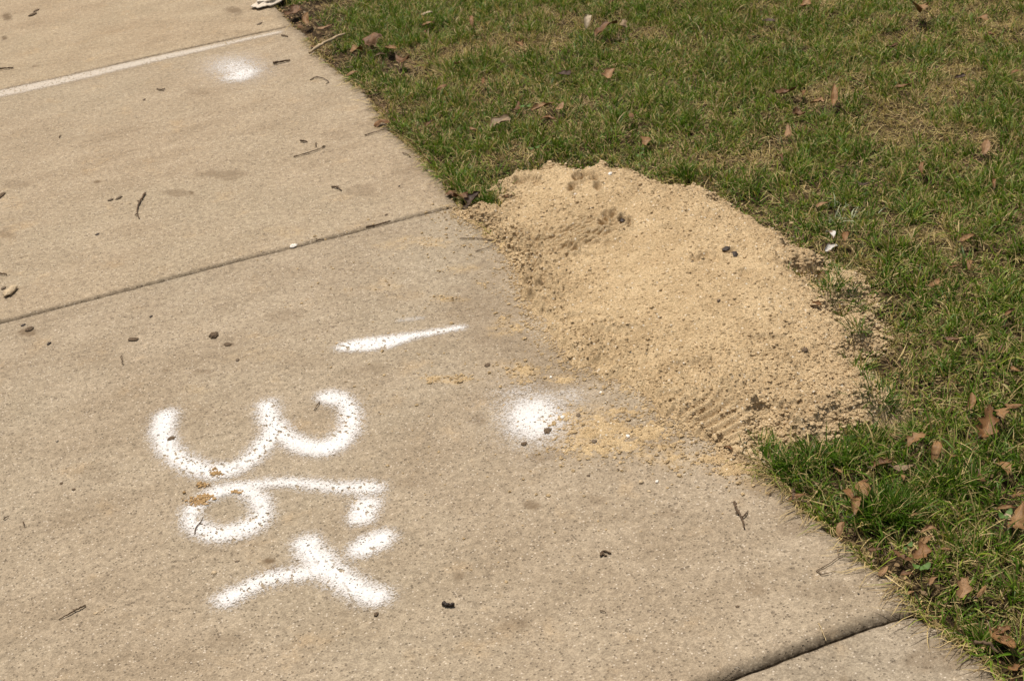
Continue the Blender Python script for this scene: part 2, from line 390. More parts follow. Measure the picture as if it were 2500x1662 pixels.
PRINTS = [(1262,436,20,7,.012),(1290,432,22,8,.012),(1312,440,12,8,.008),(1395,462,9,8,.016),(1412,436,12,9,.020),(1430,430,12,9,.018),(1451,440,9,9,.018),(1460,462,8,9,.014),(1402,455,9,7,.014),(1473,545,10,11,.018),(1486,530,11,9,.018),(1500,525,9,9,.014),(1520,540,9,8,.020),(1536,545,5,8,.020),(1380,596,9,6,.008),(1402,603,14,7,.014),
 (1700,640,12,10,.010),(1722,632,14,9,.010),(1745,640,12,10,.008),(1782,620,14,8,.010),(1820,680,14,10,.008),(1560,470,25,8,.006),(1640,560,30,8,.005),(1880,820,50,9,.007),(1700,880,60,10,.006),(1500,800,80,9,.005),(1400,760,60,8,.005),(1350,560,60,8,.005),(1310,640,40,7,.006),(1420,860,40,8,.006),(1600,940,60,9,.006),(1470,590,50,5,.005),(1440,570,50,5,.005),(1420,620,50,5,.005)]
def gblob(P, px, py, rx, ry, z=.035):
    c = G(px, py, z); a = (G(px+rx, py, z)-G(px-rx, py, z))/2; b = (G(px, py+ry, z)-G(px, py-ry, z))/2
    q = (P-c)@np.linalg.inv(np.array([a, b]).T).T; return (q**2).sum(1)
def sand_z(P):
    x, y = P[:, 0], P[:, 1]
    wx = x+(fbm(x*22, y*22, 3, 31)-.5)*.05; wy = y+(fbm(x*22, y*22, 3, 41)-.5)*.05
    d = sdist(np.stack([wx, wy], 1), sand_poly)
    for h in hole_polys: d = np.minimum(d, -sdist(P, h)*1.0)
    de = x-edge_x(y)
    lawn = sstep(-.30, .12, de)
    H = .011+.022*lawn; W2 = np.stack([wx, wy], 1)
    db = seg_dist(W2, back_poly, False); df = seg_dist(W2, front_poly, False)
    gen = np.exp(-(gblob(P, 2010, 960, 330, 190, .01))**2)
    z = .014*sstep(-.03, .045, d)*lawn+H*(1-np.exp(-db/(.035+.10*gen)))*(1-np.exp(-df/(.13+.10*lawn)))-np.maximum(-d, 0)*(.28+.5*lawn*(1-.7*gen))
    z -= .006*(1-sstep(0, .03, d))
    z += lawn*.016*(fbm(x*5, y*5, 3, 51)-.45)*sstep(0, .08, d)
    rough = .38+.60*fbm(x*7, y*7, 2, 61)
    for px, py, rx, ry, s in ((1250,600,110,130,.55),(1300,700,80,60,.3),(1950,900,260,120,.25),(1780,1010,200,70,.2),(1400,830,160,70,.35),(1960,580,60,160,.3),(1450,500,120,60,.15)):
        rough += s*np.exp(-gblob(P, px, py, rx, ry))
    for px, py, rx, ry, s in ((1560,640,140,110,.38),(1400,440,110,50,.30),(1280,500,50,50,.3),(1850,700,90,110,.28),(1700,780,160,80,.15)):
        rough -= s*np.exp(-gblob(P, px, py, rx, ry))
    rough += .5*np.exp(-np.maximum(d, 0)/.03)*sstep(-.1, .1, de)
    rough = np.clip(rough, .22, 1.35)*sstep(-.01, .03, d)
    cr = .75*domes(x, y, .014, 71)*sstep(.75, 1.2, rough)+.55*domes(x, y, .0085, 81)*sstep(.2,.7,rough)+.9*domes(x, y, .0050, 91)
    # dragged furrows
    ang = .15; xr = x*math.cos(ang)+y*math.sin(ang); yr = -x*math.sin(ang)+y*math.cos(ang)
    fur = np.abs(fbm(xr*12, yr*55, 3, 101)-.5)*2
    z += rough*(cr-.003)*1.2+(.5-fur)*.0055*rough+(fbm(x*110, y*110, 3, 111)-.5)*.0035
    for px, py, rx, ry, dp in PRINTS:
        q = gblob(P, px, py, rx, ry); wn_ = 1+.6*(vnoise(x*130, y*130, 7)-.5)
        z -= 1.35*dp*np.exp(-(q*wn_)**1.6)*sstep(0, .03, d); z += .3*dp*np.exp(-((np.sqrt(q)-1.5)/.4)**2)*sstep(0, .03, d)
    for px, py, rx, ry, h_ in ((2080,930,60,60,.014),(1960,1000,60,30,.008),(1355,388,22,14,.012),(1470,395,26,12,.010),(1710,445,24,14,.012)):
        z += .8*h_*np.exp(-gblob(P, px, py, rx, ry))*sstep(-.005, .08, d)
    # raked wavy lines upper left
    a = G(1340, 606, .02); b = G(1480, 556, .02); dr = (b-a)/np.linalg.norm(b-a); q = P-(a+b)/2; v = q@np.array([-dr[1], dr[0]]); u = q@dr
    z += .0058*np.sin(v/.0135*2*np.pi+2.4*(fbm(u*9, v*22, 3, 77)-.5)*3)*np.exp(-(u/.10)**4-(v/.075)**4)*(.4+vnoise(u*14, v*30, 12))
    # tyre lugs
    a = G(1660, 1050); b = G(1745, 1003); dr = (b-a)/np.linalg.norm(b-a); pr = np.array([-dr[1], dr[0]])
    c = G(1745, 1038); q = P-c; v = q@pr; u = q@dr
    msk = np.exp(-(u/.055)**4-(v/.085)**4)
    z = np.where(msk > .02, z*(1-msk)+msk*(.009+.0056*np.sin(v/.0135*2*np.pi/1.6+1.2*(vnoise(u*18, v*18, 3)))+.0022*(fbm(x*120, y*120, 3, 5)-.5)-.020*(1-sstep(-.01, .02, d))), z)
    floor = lawn_z(x, y)+.016*sstep(-.01, .040, d)+.7*domes(x, y, .011, 171)+.8*domes(x, y, .006, 181)+.012*(fbm(x*30, y*30, 3, 191)-.5)
    z = np.where((de > .004) & (d > -.01), np.maximum(z, floor), z)
    return z, d
def field_mesh(lo, hi, step):
    nx = int((hi[0]-lo[0])/step); ny = int((hi[1]-lo[1])/step)
    X, Y = np.meshgrid(np.linspace(lo[0], hi[0], nx), np.linspace(lo[1], hi[1], ny)); return X, Y, nx, ny
lo, hi = sand_poly.min(0)-.05, sand_poly.max(0)+.05
SX, SY, snx, sny = field_mesh(lo, hi, .0027)
SP = np.stack([SX.ravel(), SY.ravel()], 1); SZ, SD = sand_z(SP)
keep = ((SZ > -.03) & (SD > -.05)) & ((SZ > -.004) | (SP[:, 0] > edge_x(SP[:, 1])-.01))
kf = keep.reshape(sny, snx); kf = kf[:-1, :-1] | kf[1:, :-1] | kf[:-1, 1:] | kf[1:, 1:]
V, F = compact(np.column_stack([SP, SZ]), grid_faces(snx, sny, kf))
c0 = sand_poly.mean(0); sloc = (float(c0[0]), float(c0[1]), 0.)
m_sand = mat_sand()
pile = mesh_np('sand_pile', V, F, m_sand, loc=sloc)
tag(pile, 'large flattened heap of tan crumbly sand spilling from the lawn onto the sidewalk', 'sand pile')
def sand_at(P):
    gx = (P[:, 0]-lo[0])/(hi[0]-lo[0])*(snx-1); gy = (P[:, 1]-lo[1])/(hi[1]-lo[1])*(sny-1)
    ok = (gx > 0) & (gx < snx-1) & (gy > 0) & (gy < sny-1)
    ix = np.clip(gx, 0, snx-1).astype(int); iy = np.clip(gy, 0, sny-1).astype(int)
    return np.where(ok, SZ.reshape(sny, snx)[iy, ix], -1.), np.where(ok, SD.reshape(sny, snx)[iy, ix], -1.)

# crumbs -------------------------------------------------------
def ico(sub):
    import bmesh
    bm = bmesh.new(); bmesh.ops.create_icosphere(bm, subdivisions=sub, radius=1)
    V = np.array([v.co[:] for v in bm.verts]); F = np.array([[v.index for v in f.verts] for f in bm.faces]); bm.free(); return V, F
I1, I2 = ico(1), ico(2)
def crumbs(P, Z, r, seed=1, big=.0028, flat=.62):
    rg = np.random.default_rng(seed); Vs = []; Fs = []; off = 0
    for sel, (bv, bf) in ((r < big, I1), (r >= big, I2)):
        n = int(sel.sum())
        if not n: continue
        for var in range(4):
            idx = np.nonzero(sel)[0][var::4]; m = len(idx)
            if not m: continue
            v = bv*(1+rg.normal(0, .16, (len(bv), 1)))
            a = rg.uniform(0, 6.28, m); sc = rg.uniform(.7, 1.3, (m, 3)); sc[:, 2] *= flat
            q = v[None]*sc[:, None, :]*r[idx][:, None, None]
            ca, sa = np.cos(a)[:, None], np.sin(a)[:, None]
            x = q[..., 0]*ca-q[..., 1]*sa; y = q[..., 0]*sa+q[..., 1]*ca
            W = np.stack([x+P[idx, 0][:, None], y+P[idx, 1][:, None], q[..., 2]+(Z[idx]+r[idx]*.28)[:, None]], -1)
            Vs.append(W.reshape(-1, 3)); Fs.append((bf[None]+(np.arange(m)*len(bv))[:, None, None]+off).reshape(-1, 3)); off += m*len(bv)
    return np.vstack(Vs), np.vstack(Fs)
def base_z(P):
    lz = lawn_z(P[:, 0], P[:, 1]); return np.where(P[:, 0] < edge_x(P[:, 1])+.003, 0., lz)
N = 200000
P = rng.uniform(lo, hi, (N, 2)); z, d = sand_at(P); de = P[:, 0]-edge_x(P[:, 1])
rg_ = .30+.5*fbm(P[:, 0]*7, P[:, 1]*7, 2, 61)
for px, py, rx, ry, s in ((1250,600,110,130,.5),(1950,900,260,120,.7),(1780,1010,200,70,.4),(1400,830,160,70,.3)): rg_ += s*np.exp(-gblob(P, px, py, rx, ry))
for px, py, rx, ry, s in ((1560,640,140,110,.4),(1400,440,110,50,.3),(1280,500,50,50,.3),(1850,700,90,110,.3),(1745,1038,90,55,1.2),(1410,580,90,40,1.0),(1290,440,50,20,.8),(1430,440,50,30,.8),(1510,535,50,25,.8)): rg_ -= s*np.exp(-gblob(P, px, py, rx, ry))
pr = np.where(d > 0, .07+.55*np.clip(rg_-.2, 0, 1), .5*np.exp(d/.011))
pr = np.where((d > 0) & (d < .025) & (de > -.05), .95, pr)
k_ = rng.random(N) < pr; P, z, d, de = P[k_], z[k_], d[k_], de[k_]
r = np.clip(rng.lognormal(math.log(.00145), .42, len(P)), .0008, .0045)
edgeb = (np.abs(d-.005) < .028) & (de > -.03); r = np.where(edgeb, np.clip(r*1.5, 0, .0065), r)
bz = base_z(P); zz = np.maximum(z-.0006, bz+np.where((de > .01) & (d < 0), .003+.007*rng.random(len(P)), 0)); 
V, F = crumbs(P, zz, r, 3)
cr = mesh_np('sand_crumbs', V, F, m_sand, smooth=False, loc=sloc); cr.parent = pile; cr.location = (0, 0, 0); cr['kind'] = 'stuff'

# thin scattered sand on the concrete ---------------------------
FILM = [(1450,1055,95,48,1.),(1385,1018,34,18,.9),(1480,1085,110,28,1.),(1600,1060,100,40,.9),(1560,1010,70,22,.7),(1640,1120,50,18,.6),(1500,1010,50,18,.75),(1040,588,30,9,.5),(1085,660,16,5,.6),(1090,731,28,6,.7),(1060,925,26,9,.8),(1125,927,36,9,.85),(1283,905,48,18,.9),
 (1280,930,30,10,.7),(1375,928,34,9,.8),(1400,1100,60,14,.8),(1648,1143,22,8,.7),(1260,800,26,12,.7),(1175,690,14,8,.6),(1530,955,60,14,.5),(1160,520,60,18,.9),(1230,780,20,18,.6),(1000,585,20,6,.4),(1345,895,30,9,.5),(1145,600,20,5,.5),(1740,1120,60,18,.8),(1790,1145,50,16,1.),(1840,1130,30,18,1.)]
flo, fhi = np.array([G(980, 520), G(1900, 900), G(1000, 1180), G(1900, 1190)]).min(0)-.02, np.array([G(980, 520), G(1900, 1190), G(1250, 500)]).max(0)+.02
FX, FY, fnx, fny = field_mesh(flo, fhi, .0030)
FP_ = np.stack([FX.ravel(), FY.ravel()], 1)
cov = np.zeros(len(FP_))
for px, py, rx, ry, s in FILM: cov = np.maximum(cov, s*np.exp(-gblob(FP_, px, py, rx, ry, 0.)**1.3*.8))
nf = fbm(FP_[:, 0]*75, FP_[:, 1]*75, 4, 131); nb = fbm(FP_[:, 0]*16, FP_[:, 1]*16, 3, 141)
fz = -.0036+.0048*cov*(.55+nb*.9)+(nf-.5)*.008*np.clip(cov*2, 0, 1)+domes(FP_[:, 0], FP_[:, 1], .006, 151)*.55*np.clip(cov*1.5, 0, 1)-.0012
kk = (fz > -.0006) & (cov > .05) & (FP_[:, 0] < edge_x(FP_[:, 1])-.004); kf = kk.reshape(fny, fnx); kf = kf[:-1, :-1] | kf[1:, :-1] | kf[:-1, 1:] | kf[1:, 1:]
V, F = compact(np.column_stack([FP_, np.maximum(fz, -.001)]), grid_faces(fnx, fny, kf))
m_film = mat_sand('scattered_sand', (.99, .98, .94))
film = mesh_np('scattered_sand', V, F, m_film)
tag(film, 'thin patches of loose sand scattered on the sidewalk left of the pile', 'sand', None, 'stuff')
N = 60000; P = rng.uniform(flo, fhi, (N, 2)); cv = np.zeros(N)
for px, py, rx, ry, s in FILM: cv = np.maximum(cv, s*np.exp(-gblob(P, px, py, rx*1.15, ry*1.15, 0.)))
dd = sdist(P, sand_poly); cv = np.maximum(cv, .45*np.exp(-np.maximum(-dd, 0)/.035)); cv = np.maximum(cv, .012)
k_ = (rng.random(N) < cv*.75) & (P[:, 0] < edge_x(P[:, 1])); P = P[k_]
r = np.clip(rng.lognormal(math.log(.0015), .45, len(P)), .0007, .0045)
V, F = crumbs(P, np.zeros(len(P)), r, 5); g = mesh_np('grains', V, F, m_film, film, smooth=False); g['kind'] = 'stuff'

# orange sandy specks on the paint
def speck_patch(spots, name, label, mat, seed, n0=260):
    rg = np.random.default_rng(seed); Ps = []
    for px, py, rx, ry in spots:
        n = int(n0*rx*ry/300)+12; q = rg.normal(0, .45, (n, 2)); Ps.append(G(px+q[:, 0]*rx, py+q[:, 1]*ry))
    P = np.vstack(Ps); r = np.clip(rg.lognormal(math.log(.0014), .45, len(P)), .0006, .0045)
    V, F = crumbs(P, np.full(len(P), .0012), r, seed, flat=.5); l = (float(P[:, 0].mean()), float(P[:, 1].mean()), 0)
    o = mesh_np(name, V, F, mat, smooth=False, loc=l); return tag(o, label, 'sand' if 'sand' in name else 'dirt', None, 'stuff')
m_or = mat_sand('orange_sand', (.86, .76, .62))
speck_patch([(484,1225,30,13),(505,1212,20,7),(528,1155,13,11),(577,1202,13,6),(495,1185,16,6)], 'orange_sand', 'rusty orange sand crumbs stuck between the sprayed three and nine', m_or, 31, 170)

# ---------------------------------------------------------------- spray paint
r3 = lambda L: [(x/1.96+300, y/1.96+750, h/1.96) for x, y, h in L]
def catmull(L, n=6):
    L = np.array(L, float)
    if len(L) < 3: return np.array([L[0]+(L[-1]-L[0])*t for t in np.linspace(0, 1, n*2)])
    Q = np.vstack([2*L[0]-L[1], L, 2*L[-1]-L[-2]]); out = []
    for i in range(1, len(Q)-2):
        for t in np.linspace(0, 1, n, endpoint=False):
            p0, p1, p2, p3 = Q[i-1:i+3]; out.append(.5*((2*p1)+(-p0+p2)*t+(2*p0-5*p1+4*p2-p3)*t*t+(-p0+3*p1-3*p2+p3)*t**3))
    out.append(L[-1]); return np.array(out)
def paint(name, strokes, label, mat, feather=.030, z=.0012, halos=(), cat='spray paint mark'):
    segs = []
    for L in strokes:
        c = catmull(L); g = G(c[:, 0], c[:, 1]); w_ = np.zeros(len(c))
        for i in range(len(c)):
            a = c[max(i-1, 0)]; b = c[min(i+1, len(c)-1)]; t = (b-a)[:2]; t /= np.linalg.norm(t)+1e-9; nn = np.array([-t[1], t[0]])*max(c[i, 2], 2)
            ga = G(a[0], a[1]); gb = G(b[0], b[1]); tg = (gb-ga)/np.linalg.norm(gb-ga); pn = np.array([-tg[1], tg[0]])
            w_[i] = abs((G(c[i, 0]+nn[0], c[i, 1]+nn[1])-g[i])@pn)
        segs.append((g, w_))
    allp = np.vstack([s[0] for s in segs]+([np.array([G(h[0], h[1])]) for h in halos] if halos else [])); mw = max(s[1].max() for s in segs)+.05+(0.10 if halos else 0)
    X, Y, nx, ny = field_mesh(allp.min(0)-mw, allp.max(0)+mw, .0035); P = np.stack([X.ravel(), Y.ravel()], 1)
    m = np.zeros(len(P))
    for g, w_ in segs:
        best = np.full(len(P), 1e9)
        for i in range(len(g)-1):
            ab = g[i+1]-g[i]; t = np.clip(((P-g[i])@ab)/max(ab@ab, 1e-12), 0, 1)
            dist = np.linalg.norm(P-g[i]-t[:, None]*ab, axis=1)-(w_[i]*(1-t)+w_[i+1]*t)
            best = np.minimum(best, dist-.003)
        m = np.maximum(m, .93*sstep(feather, -feather*.9, best))
    for px, py, rx, ry, s in halos: m = np.maximum(m, s*np.exp(-gblob(P, px, py, rx, ry, 0.)))
    m = m+.0
    kf = (m > .03).reshape(ny, nx); kf = kf[:-1, :-1] | kf[1:, :-1] | kf[:-1, 1:] | kf[1:, 1:]
    V, F, mm = compact(np.column_stack([P, np.full(len(P), z)]), grid_faces(nx, ny, kf), m)
    l = (float(V[:, 0].mean()), float(V[:, 1].mean()), 0)
    o = mesh_np(name, V, F, mat, None, None, {'mask': mm}, loc=l); return tag(o, label, cat)
m_paint = mat_paint('white_spray_paint'); m_soft = mat_paint('soft_white_spray', .95, ragged=.95); m_band = mat_paint('worn_pale_band', .74, (.66, .59, .50), 1.)
paint('painted_digit', [r3([(207,520,44),(190,600,46),(222,685,42),(315,752,38),(430,785,32),(540,768,28),(628,712,32),(690,640,38),(730,585,40)]),
                 r3([(690,472,42),(705,540,44),(760,600,40),(830,650,38),(930,675,33),(1020,650,38),(1080,580,42),(1085,505,42),(1050,450,34),(980,428,28)])],
      'white spray-painted number three lying on its side on the sidewalk', m_paint)
paint('painted_digit', [r3([(1205,868,20),(1140,866,24),(1020,862,17),(900,850,16),(800,840,14),(690,845,14),(600,858,18),(500,872,22),(430,895,24),(370,935,20),(325,990,32),(345,1045,36),(440,1085,33),(540,1074,32),(630,1035,38),(668,970,38),(640,910,36),(580,876,24)])],
      'white spray-painted number nine with a long tail below the three', m_paint, z=.0015)
paint('painted_dot', [r3([(1145,1000,52),(1165,945,52)])], 'small round white spray dot at the end of the tail of the nine', m_paint, .027)
paint('painted_dot', [r3([(1145,1155,36),(1192,1130,42),(1240,1105,34)])], 'small slanted oval white spray dot above the long arm of the crossed mark', m_paint, .027)
paint('painted_letter', [r3([(878,1132,54),(915,1190,60),(978,1252,60),(1060,1310,50),(1150,1362,48),(1212,1385,44)]), r3([(500,1395,30),(560,1365,30),(640,1322,26),(740,1292,26),(840,1276,26),(930,1258,32)])],
      'white spray-painted slanted letter like a t nearest the bottom', m_paint, z=.0014)
paint('painted_line', [r3([(1060,190,16),(1150,180,26),(1250,170,26),(1330,152,18),(1420,132,9),(1520,115,8),(1615,98,6)])], 'thin tapering white spray line pointing at the sand pile', m_paint, .022)
paint('painted_dot', [[(1298,1002,42),(1310,1040,42)]], 'large round white spray dot touching the scattered sand', m_soft, .055, halos=[(1250,992,66,38,.40),(1270,962,86,26,.40),(1304,1020,84,64,.95),(1380,970,70,28,.42)])
paint('painted_dot', [[(584,186,20),(594,178,20)]], 'soft white spray dot near the top of the sidewalk', m_soft, .070, halos=[(576,166,80,34,.62)])
paint('pale_stripe', [[(-60,244,8),(0,230,7.5),(170,193.5,7),(373,147,5.5),(500,119.5,4),(600,97,2.5),(680,80,2)]], 'faded pale stripe worn along the joint at the top left', m_band, .026, cat='stripe')
paint('painted_smear', [[(975,783,2),(1010,779,3),(1030,777,2)]], 'faint white paint smear above the thin tapering line', mat_paint('faint_paint', .28), .010)

# ---------------------------------------------------------------- twigs, sticks
def tube(pts, rad, seed=0, sides=7, knob=.25):
    rg = np.random.default_rng(seed); pts = np.array(pts, float); n = len(pts); Vs = []; Fs = []
    for i in range(n):
        t = pts[min(i+1, n-1)]-pts[max(i-1, 0)]; t /= np.linalg.norm(t)+1e-9
        a = np.cross(t, [0, 0, 1]); a /= np.linalg.norm(a)+1e-9; b = np.cross(a, t)
        th = np.linspace(0, 2*np.pi, sides, endpoint=False); r = rad[i]*(1+rg.normal(0, knob*.4, sides))
        Vs.append(pts[i]+np.outer(np.cos(th)*r, a)+np.outer(np.sin(th)*r, b))
    V = np.vstack(Vs+[pts[:1], pts[-1:]]); e = n*sides
    for i in range(n-1):
        for j in range(sides): Fs.append((i*sides+j, i*sides+(j+1) % sides, (i+1)*sides+(j+1) % sides, (i+1)*sides+j))
    for j in range(sides): Fs.append((e, (j+1) % sides, j, j)); Fs.append((e+1, (n-1)*sides+j, (n-1)*sides+(j+1) % sides, (n-1)*sides+(j+1) % sides))
    return V, Fs
def from_py(name, V, F, mat, loc, parent=None):
    me = bpy.data.meshes.new(name); F = [tuple(dict.fromkeys(f)) for f in F]
    me.from_pydata([tuple(v-np.array(loc)) for v in V], [], F); me.materials.append(mat)
    for p in me.polygons: p.use_smooth = True
    o = bpy.data.objects.new(name, me); COL.objects.link(o); o.location = loc
    if parent: o.parent = parent; o.location = (0, 0, 0)
    return o
m_tw = mat_plain('bark_brown', (.060, .038, .022), (.15, .10, .06), 300, .85, .001)
m_tw2 = mat_plain('bark_grey', (.11, .080, .055), (.24, .18, .12), 300, .85, .001)
m_pale = mat_plain('pale_wood', (.32, .235, .14), (.50, .39, .25), 200, .8, .0008)
m_straw = mat_plain('straw', (.34, .25, .13), (.55, .43, .24), 300, .6, .0003)
tw_no = [0]
def twig(name, pts, hw, label, mat, branches=(), z0=.0, cat='twig', lift=0., taper=.55):
    """pts in photo px, hw = half thickness in px"""
    tw_no[0] += 1; sd_ = tw_no[0]; rg = np.random.default_rng(sd_)
    def line(L, h0, tp):
        c = catmull([(x, y, 0) for x, y in L], 7); n = len(c); sc = mpp(*L[0]); r = h0*sc*np.linspace(1, tp, n)*(1+rg.normal(0, .13, n))
        g = G(c[:, 0], c[:, 1]); z = z0+np.abs(r)*.95+lift*np.sin(np.linspace(0, np.pi, n))*.5+.0012
        jit = rg.normal(0, h0*sc*.35, (n, 2)); return np.column_stack([g+jit, z]), np.maximum(r, .0004)
    p, r = line(pts, hw, taper); V, F = tube(p, r, sd_); loc = (float(p[len(p)//2][0]), float(p[len(p)//2][1]), z0)
    for b in branches:
        bp, br = line(b[0], b[1], .5); v2, f2 = tube(bp, br, sd_+50); F += [tuple(i+len(V) for i in f) for f in f2]; V = np.vstack([V, v2])
    return tag(from_py(name, V, F, mat, loc), label, cat)
TW = [
 ([(355,475),(341,498),(335,520),(340.5,535)], 2.2, 'curved brown twig upright in the photo, midway on the slab with the soft dot', m_tw, [([(341,495),(335,492)], 1.4), ([(336,525),(330,528)], 1.6)]),
 ([(210,1480),(190,1491),(145,1513)], 2.4, 'straight brown twig in the bottom left of the sidewalk', m_tw, [([(186,1492),(178,1490)], 1.4)]),
 ([(1792,1229),(1800,1248),(1809,1266),(1819,1291)], 3.2, 'forked reddish brown twig lying right of centre below the sand pile', m_tw, [([(1811,1267),(1819,1260),(1825,1250)], 2.2), ([(1806,1258),(1796,1255)], 2.)]),
 ([(670,158),(708,150)], 3.2, 'short dark stick just right of the soft white dot', m_tw, ()),
 ([(758,197),(772,191),(789,194),(803,202),(795,207)], 1.5, 'arched thin twig near the lawn edge below the short dark stick', m_tw2, ()),
 ([(717,385),(763,373),(793,360)], 1.5, 'long thin twig under two tiny bits on the upper slab', m_tw2, [([(788,362),(794,358)], 2.)]),
 ([(734,346),(742,348),(751,349)], 2.6, 'tiny brown bud just above the long thin twig', m_tw, ()),
 ([(772,350),(772,360)], 1.5, 'tiny upright twig bit to the right of the brown bud', m_tw, ()),
 ([(890,332),(915,326),(941,316)], 1.5, 'thin dark stem reaching from the lawn edge over the upper slab', m_tw2, ()),
 ([(812,459),(823,461),(834,467)], 2.6, 'knobbly dark twig piece above the middle joint', m_tw, [([(823,461),(826,456)], 1.5)]),
 ([(-14,173),(33,168)], 2.4, 'dark stick cut by the left edge of the photo near the pale stripe', m_tw, ()),
 ([(893,559),(925,552),(954,542)], 2.6, 'dark stick lying in the middle joint near the sand pile', m_tw, ()),
 ([(772,590),(792,587)], 2., 'small brown sliver in the middle joint by the white chip', m_tw2, ()),
 ([(384,219),(392,222),(403,218)], 1.7, 'tiny forked bit below the pale stripe', m_tw2, [([(392,222),(401,223)], 1.2)]),
 ([(-8,671),(18,672)], 2.2, 'dark stick end at the left edge above the middle joint', m_tw, ()),
 ([(297,871),(300,891)], 2., 'tiny brown bit below and left of the flat dirt clod', m_tw2, ()),
 ([(781,984),(774,993),(769,1003)], 1.6, 'thin dark twig on the upper right tip of the sprayed three', m_tw, ()),
 ([(476,1306),(479,1292),(488,1280),(496,1265)], 1.4, 'thin bent stem on the lower left of the sprayed nine', m_tw, [([(488,1280),(494,1282)], 1.)]),
 ([(1123,584),(1170,585),(1229,594),(1262,598)], 1.4, 'long straw stem sticking out of the left side of the sand', m_tw2, ()),
 ([(1161,616),(1190,608),(1225,594)], 1.2, 'shorter slanted straw stem under the long one by the sand', m_tw2, ()),
 ([(1993,1396),(2027,1377),(2048,1362),(2070,1350)], 1.4, 'thin grey stem lying near the right edge of the sidewalk', m_tw2, ()),
 ([(1995,1396),(2006,1404),(2022,1402),(2040,1394)], 1.5, 'curly shredded stem touching the thin grey stem', m_tw2, ()),
 ([(1939,1200),(1936,1215),(1941,1226),(1968,1227)], 4.5, 'thick bent dark bark piece at the lawn edge under a brown leaf', m_tw, ()),
 ([(1998,1523),(2008,1545),(2017,1566)], 1.4, 'reddish straw stem crossing the bottom joint', m_straw, ()),
 ([(2380,1579),(2410,1588),(2437,1602)], 5., 'dark thick bark strip in the grass at the bottom right', m_tw, ()),
 ([(756,136),(800,114),(843,88)], 4.2, 'thick pale stick leaning from the grass over the sidewalk edge', m_pale, ()),
 ([(1465,1493),(1479,1496)], 1.8, 'tiny dark bit far below the bent leaf scrap', m_tw, ()),
 ([(9,1270),(22,1262)], 1.8, 'tiny twig bit near the left edge beside the sprayed nine', m_tw, ()),
 ([(57,1275),(61,1288)], 1.3, 'tiny upright splinter right of the left edge twig bit', m_tw, ()),
 ([(145,338),(149,332)], 1.2, 'tiny dark splinter under the pale stripe at the left', m_tw, ()),
 ([(687,89),(703,92)], 2., 'small brown bit at the corner by the striped joint', m_tw, ()),
 ([(846,168),(862,166)], 1.6, 'small reddish splinter at the jagged lawn edge', m_tw2, ()),
 ([(983,376),(995,380),(1003,386)], 1.4, 'thin curled stem on the slab by the lawn above the sand', m_tw, ()),
]
for pts, hw, lab, mt, br in TW:
    onlawn = 'in the grass' in lab or 'pale stick' in lab
    twig('stick' if 'stick' in lab else 'twig', pts, hw, lab, mt, br, z0=.004 if onlawn else 0., lift=.012 if onlawn else .003)

# ---------------------------------------------------------------- pebbles and dirt clods
def lump(name, px, py, rx, ry, label, mat, hgt=.6, cat='pebble', seed=0, z=0., flat_shade=False, sub=3):
    v, f = ico(sub); rg = np.random.default_rng(seed+int(px)); n = v.copy()
    ph = rg.uniform(0, 9, 3)
    for k, a in ((1.3, .22), (2.9, .14), (6., .07)): v = v*(1+a*np.sin(n[:, [0]]*k*2+ph[0])*np.cos(n[:, [1]]*k*2+ph[1])+a*.6*np.sin(n[:, [2]]*k*3+ph[2]))
    v += rg.normal(0, .035 if sub < 3 else .012, v.shape)
    sx = np.linalg.norm(G(px+rx, py)-G(px-rx, py))/2; sy = np.linalg.norm(G(px, py+ry)-G(px, py-ry))/2
    if name != 'stone': sx *= .86; sy *= .8; hgt *= .62
    dr = G(px+rx, py)-G(px-rx, py); a = math.atan2(dr[1], dr[0]); h = hgt*min(sx, sy)
    if ry > rx*1.1: sy = max(sy*.75, sx)
    x, y = v[:, 0]*sx, v[:, 1]*sy; c = G(px, py, z)
    W = np.column_stack([x*math.cos(a)-y*math.sin(a), x*math.sin(a)+y*math.cos(a), v[:, 2]*h+h*.7])
    o = mesh_np(name, W, f, mat, smooth=not flat_shade); o.location = (float(c[0]), float(c[1]), z); return tag(o, label, cat)
m_dirt = mat_plain('dirt', (.07, .048, .030), (.17, .12, .075), 500, .95, .002)
m_dk = mat_plain('dark_stone', (.085, .060, .038), (.19, .14, .09), 400, .7, .0008)
m_bg = mat_plain('beige_stone', (.40, .30, .18), (.62, .50, .34), 300, .8, .0012)
m_wh = mat_plain('white_stone', (.66, .60, .52), (.84, .80, .74), 200, .7, .0008)
m_blk = mat_plain('black_chip', (.018, .012, .009), (.055, .038, .028), 300, .6, .0008)
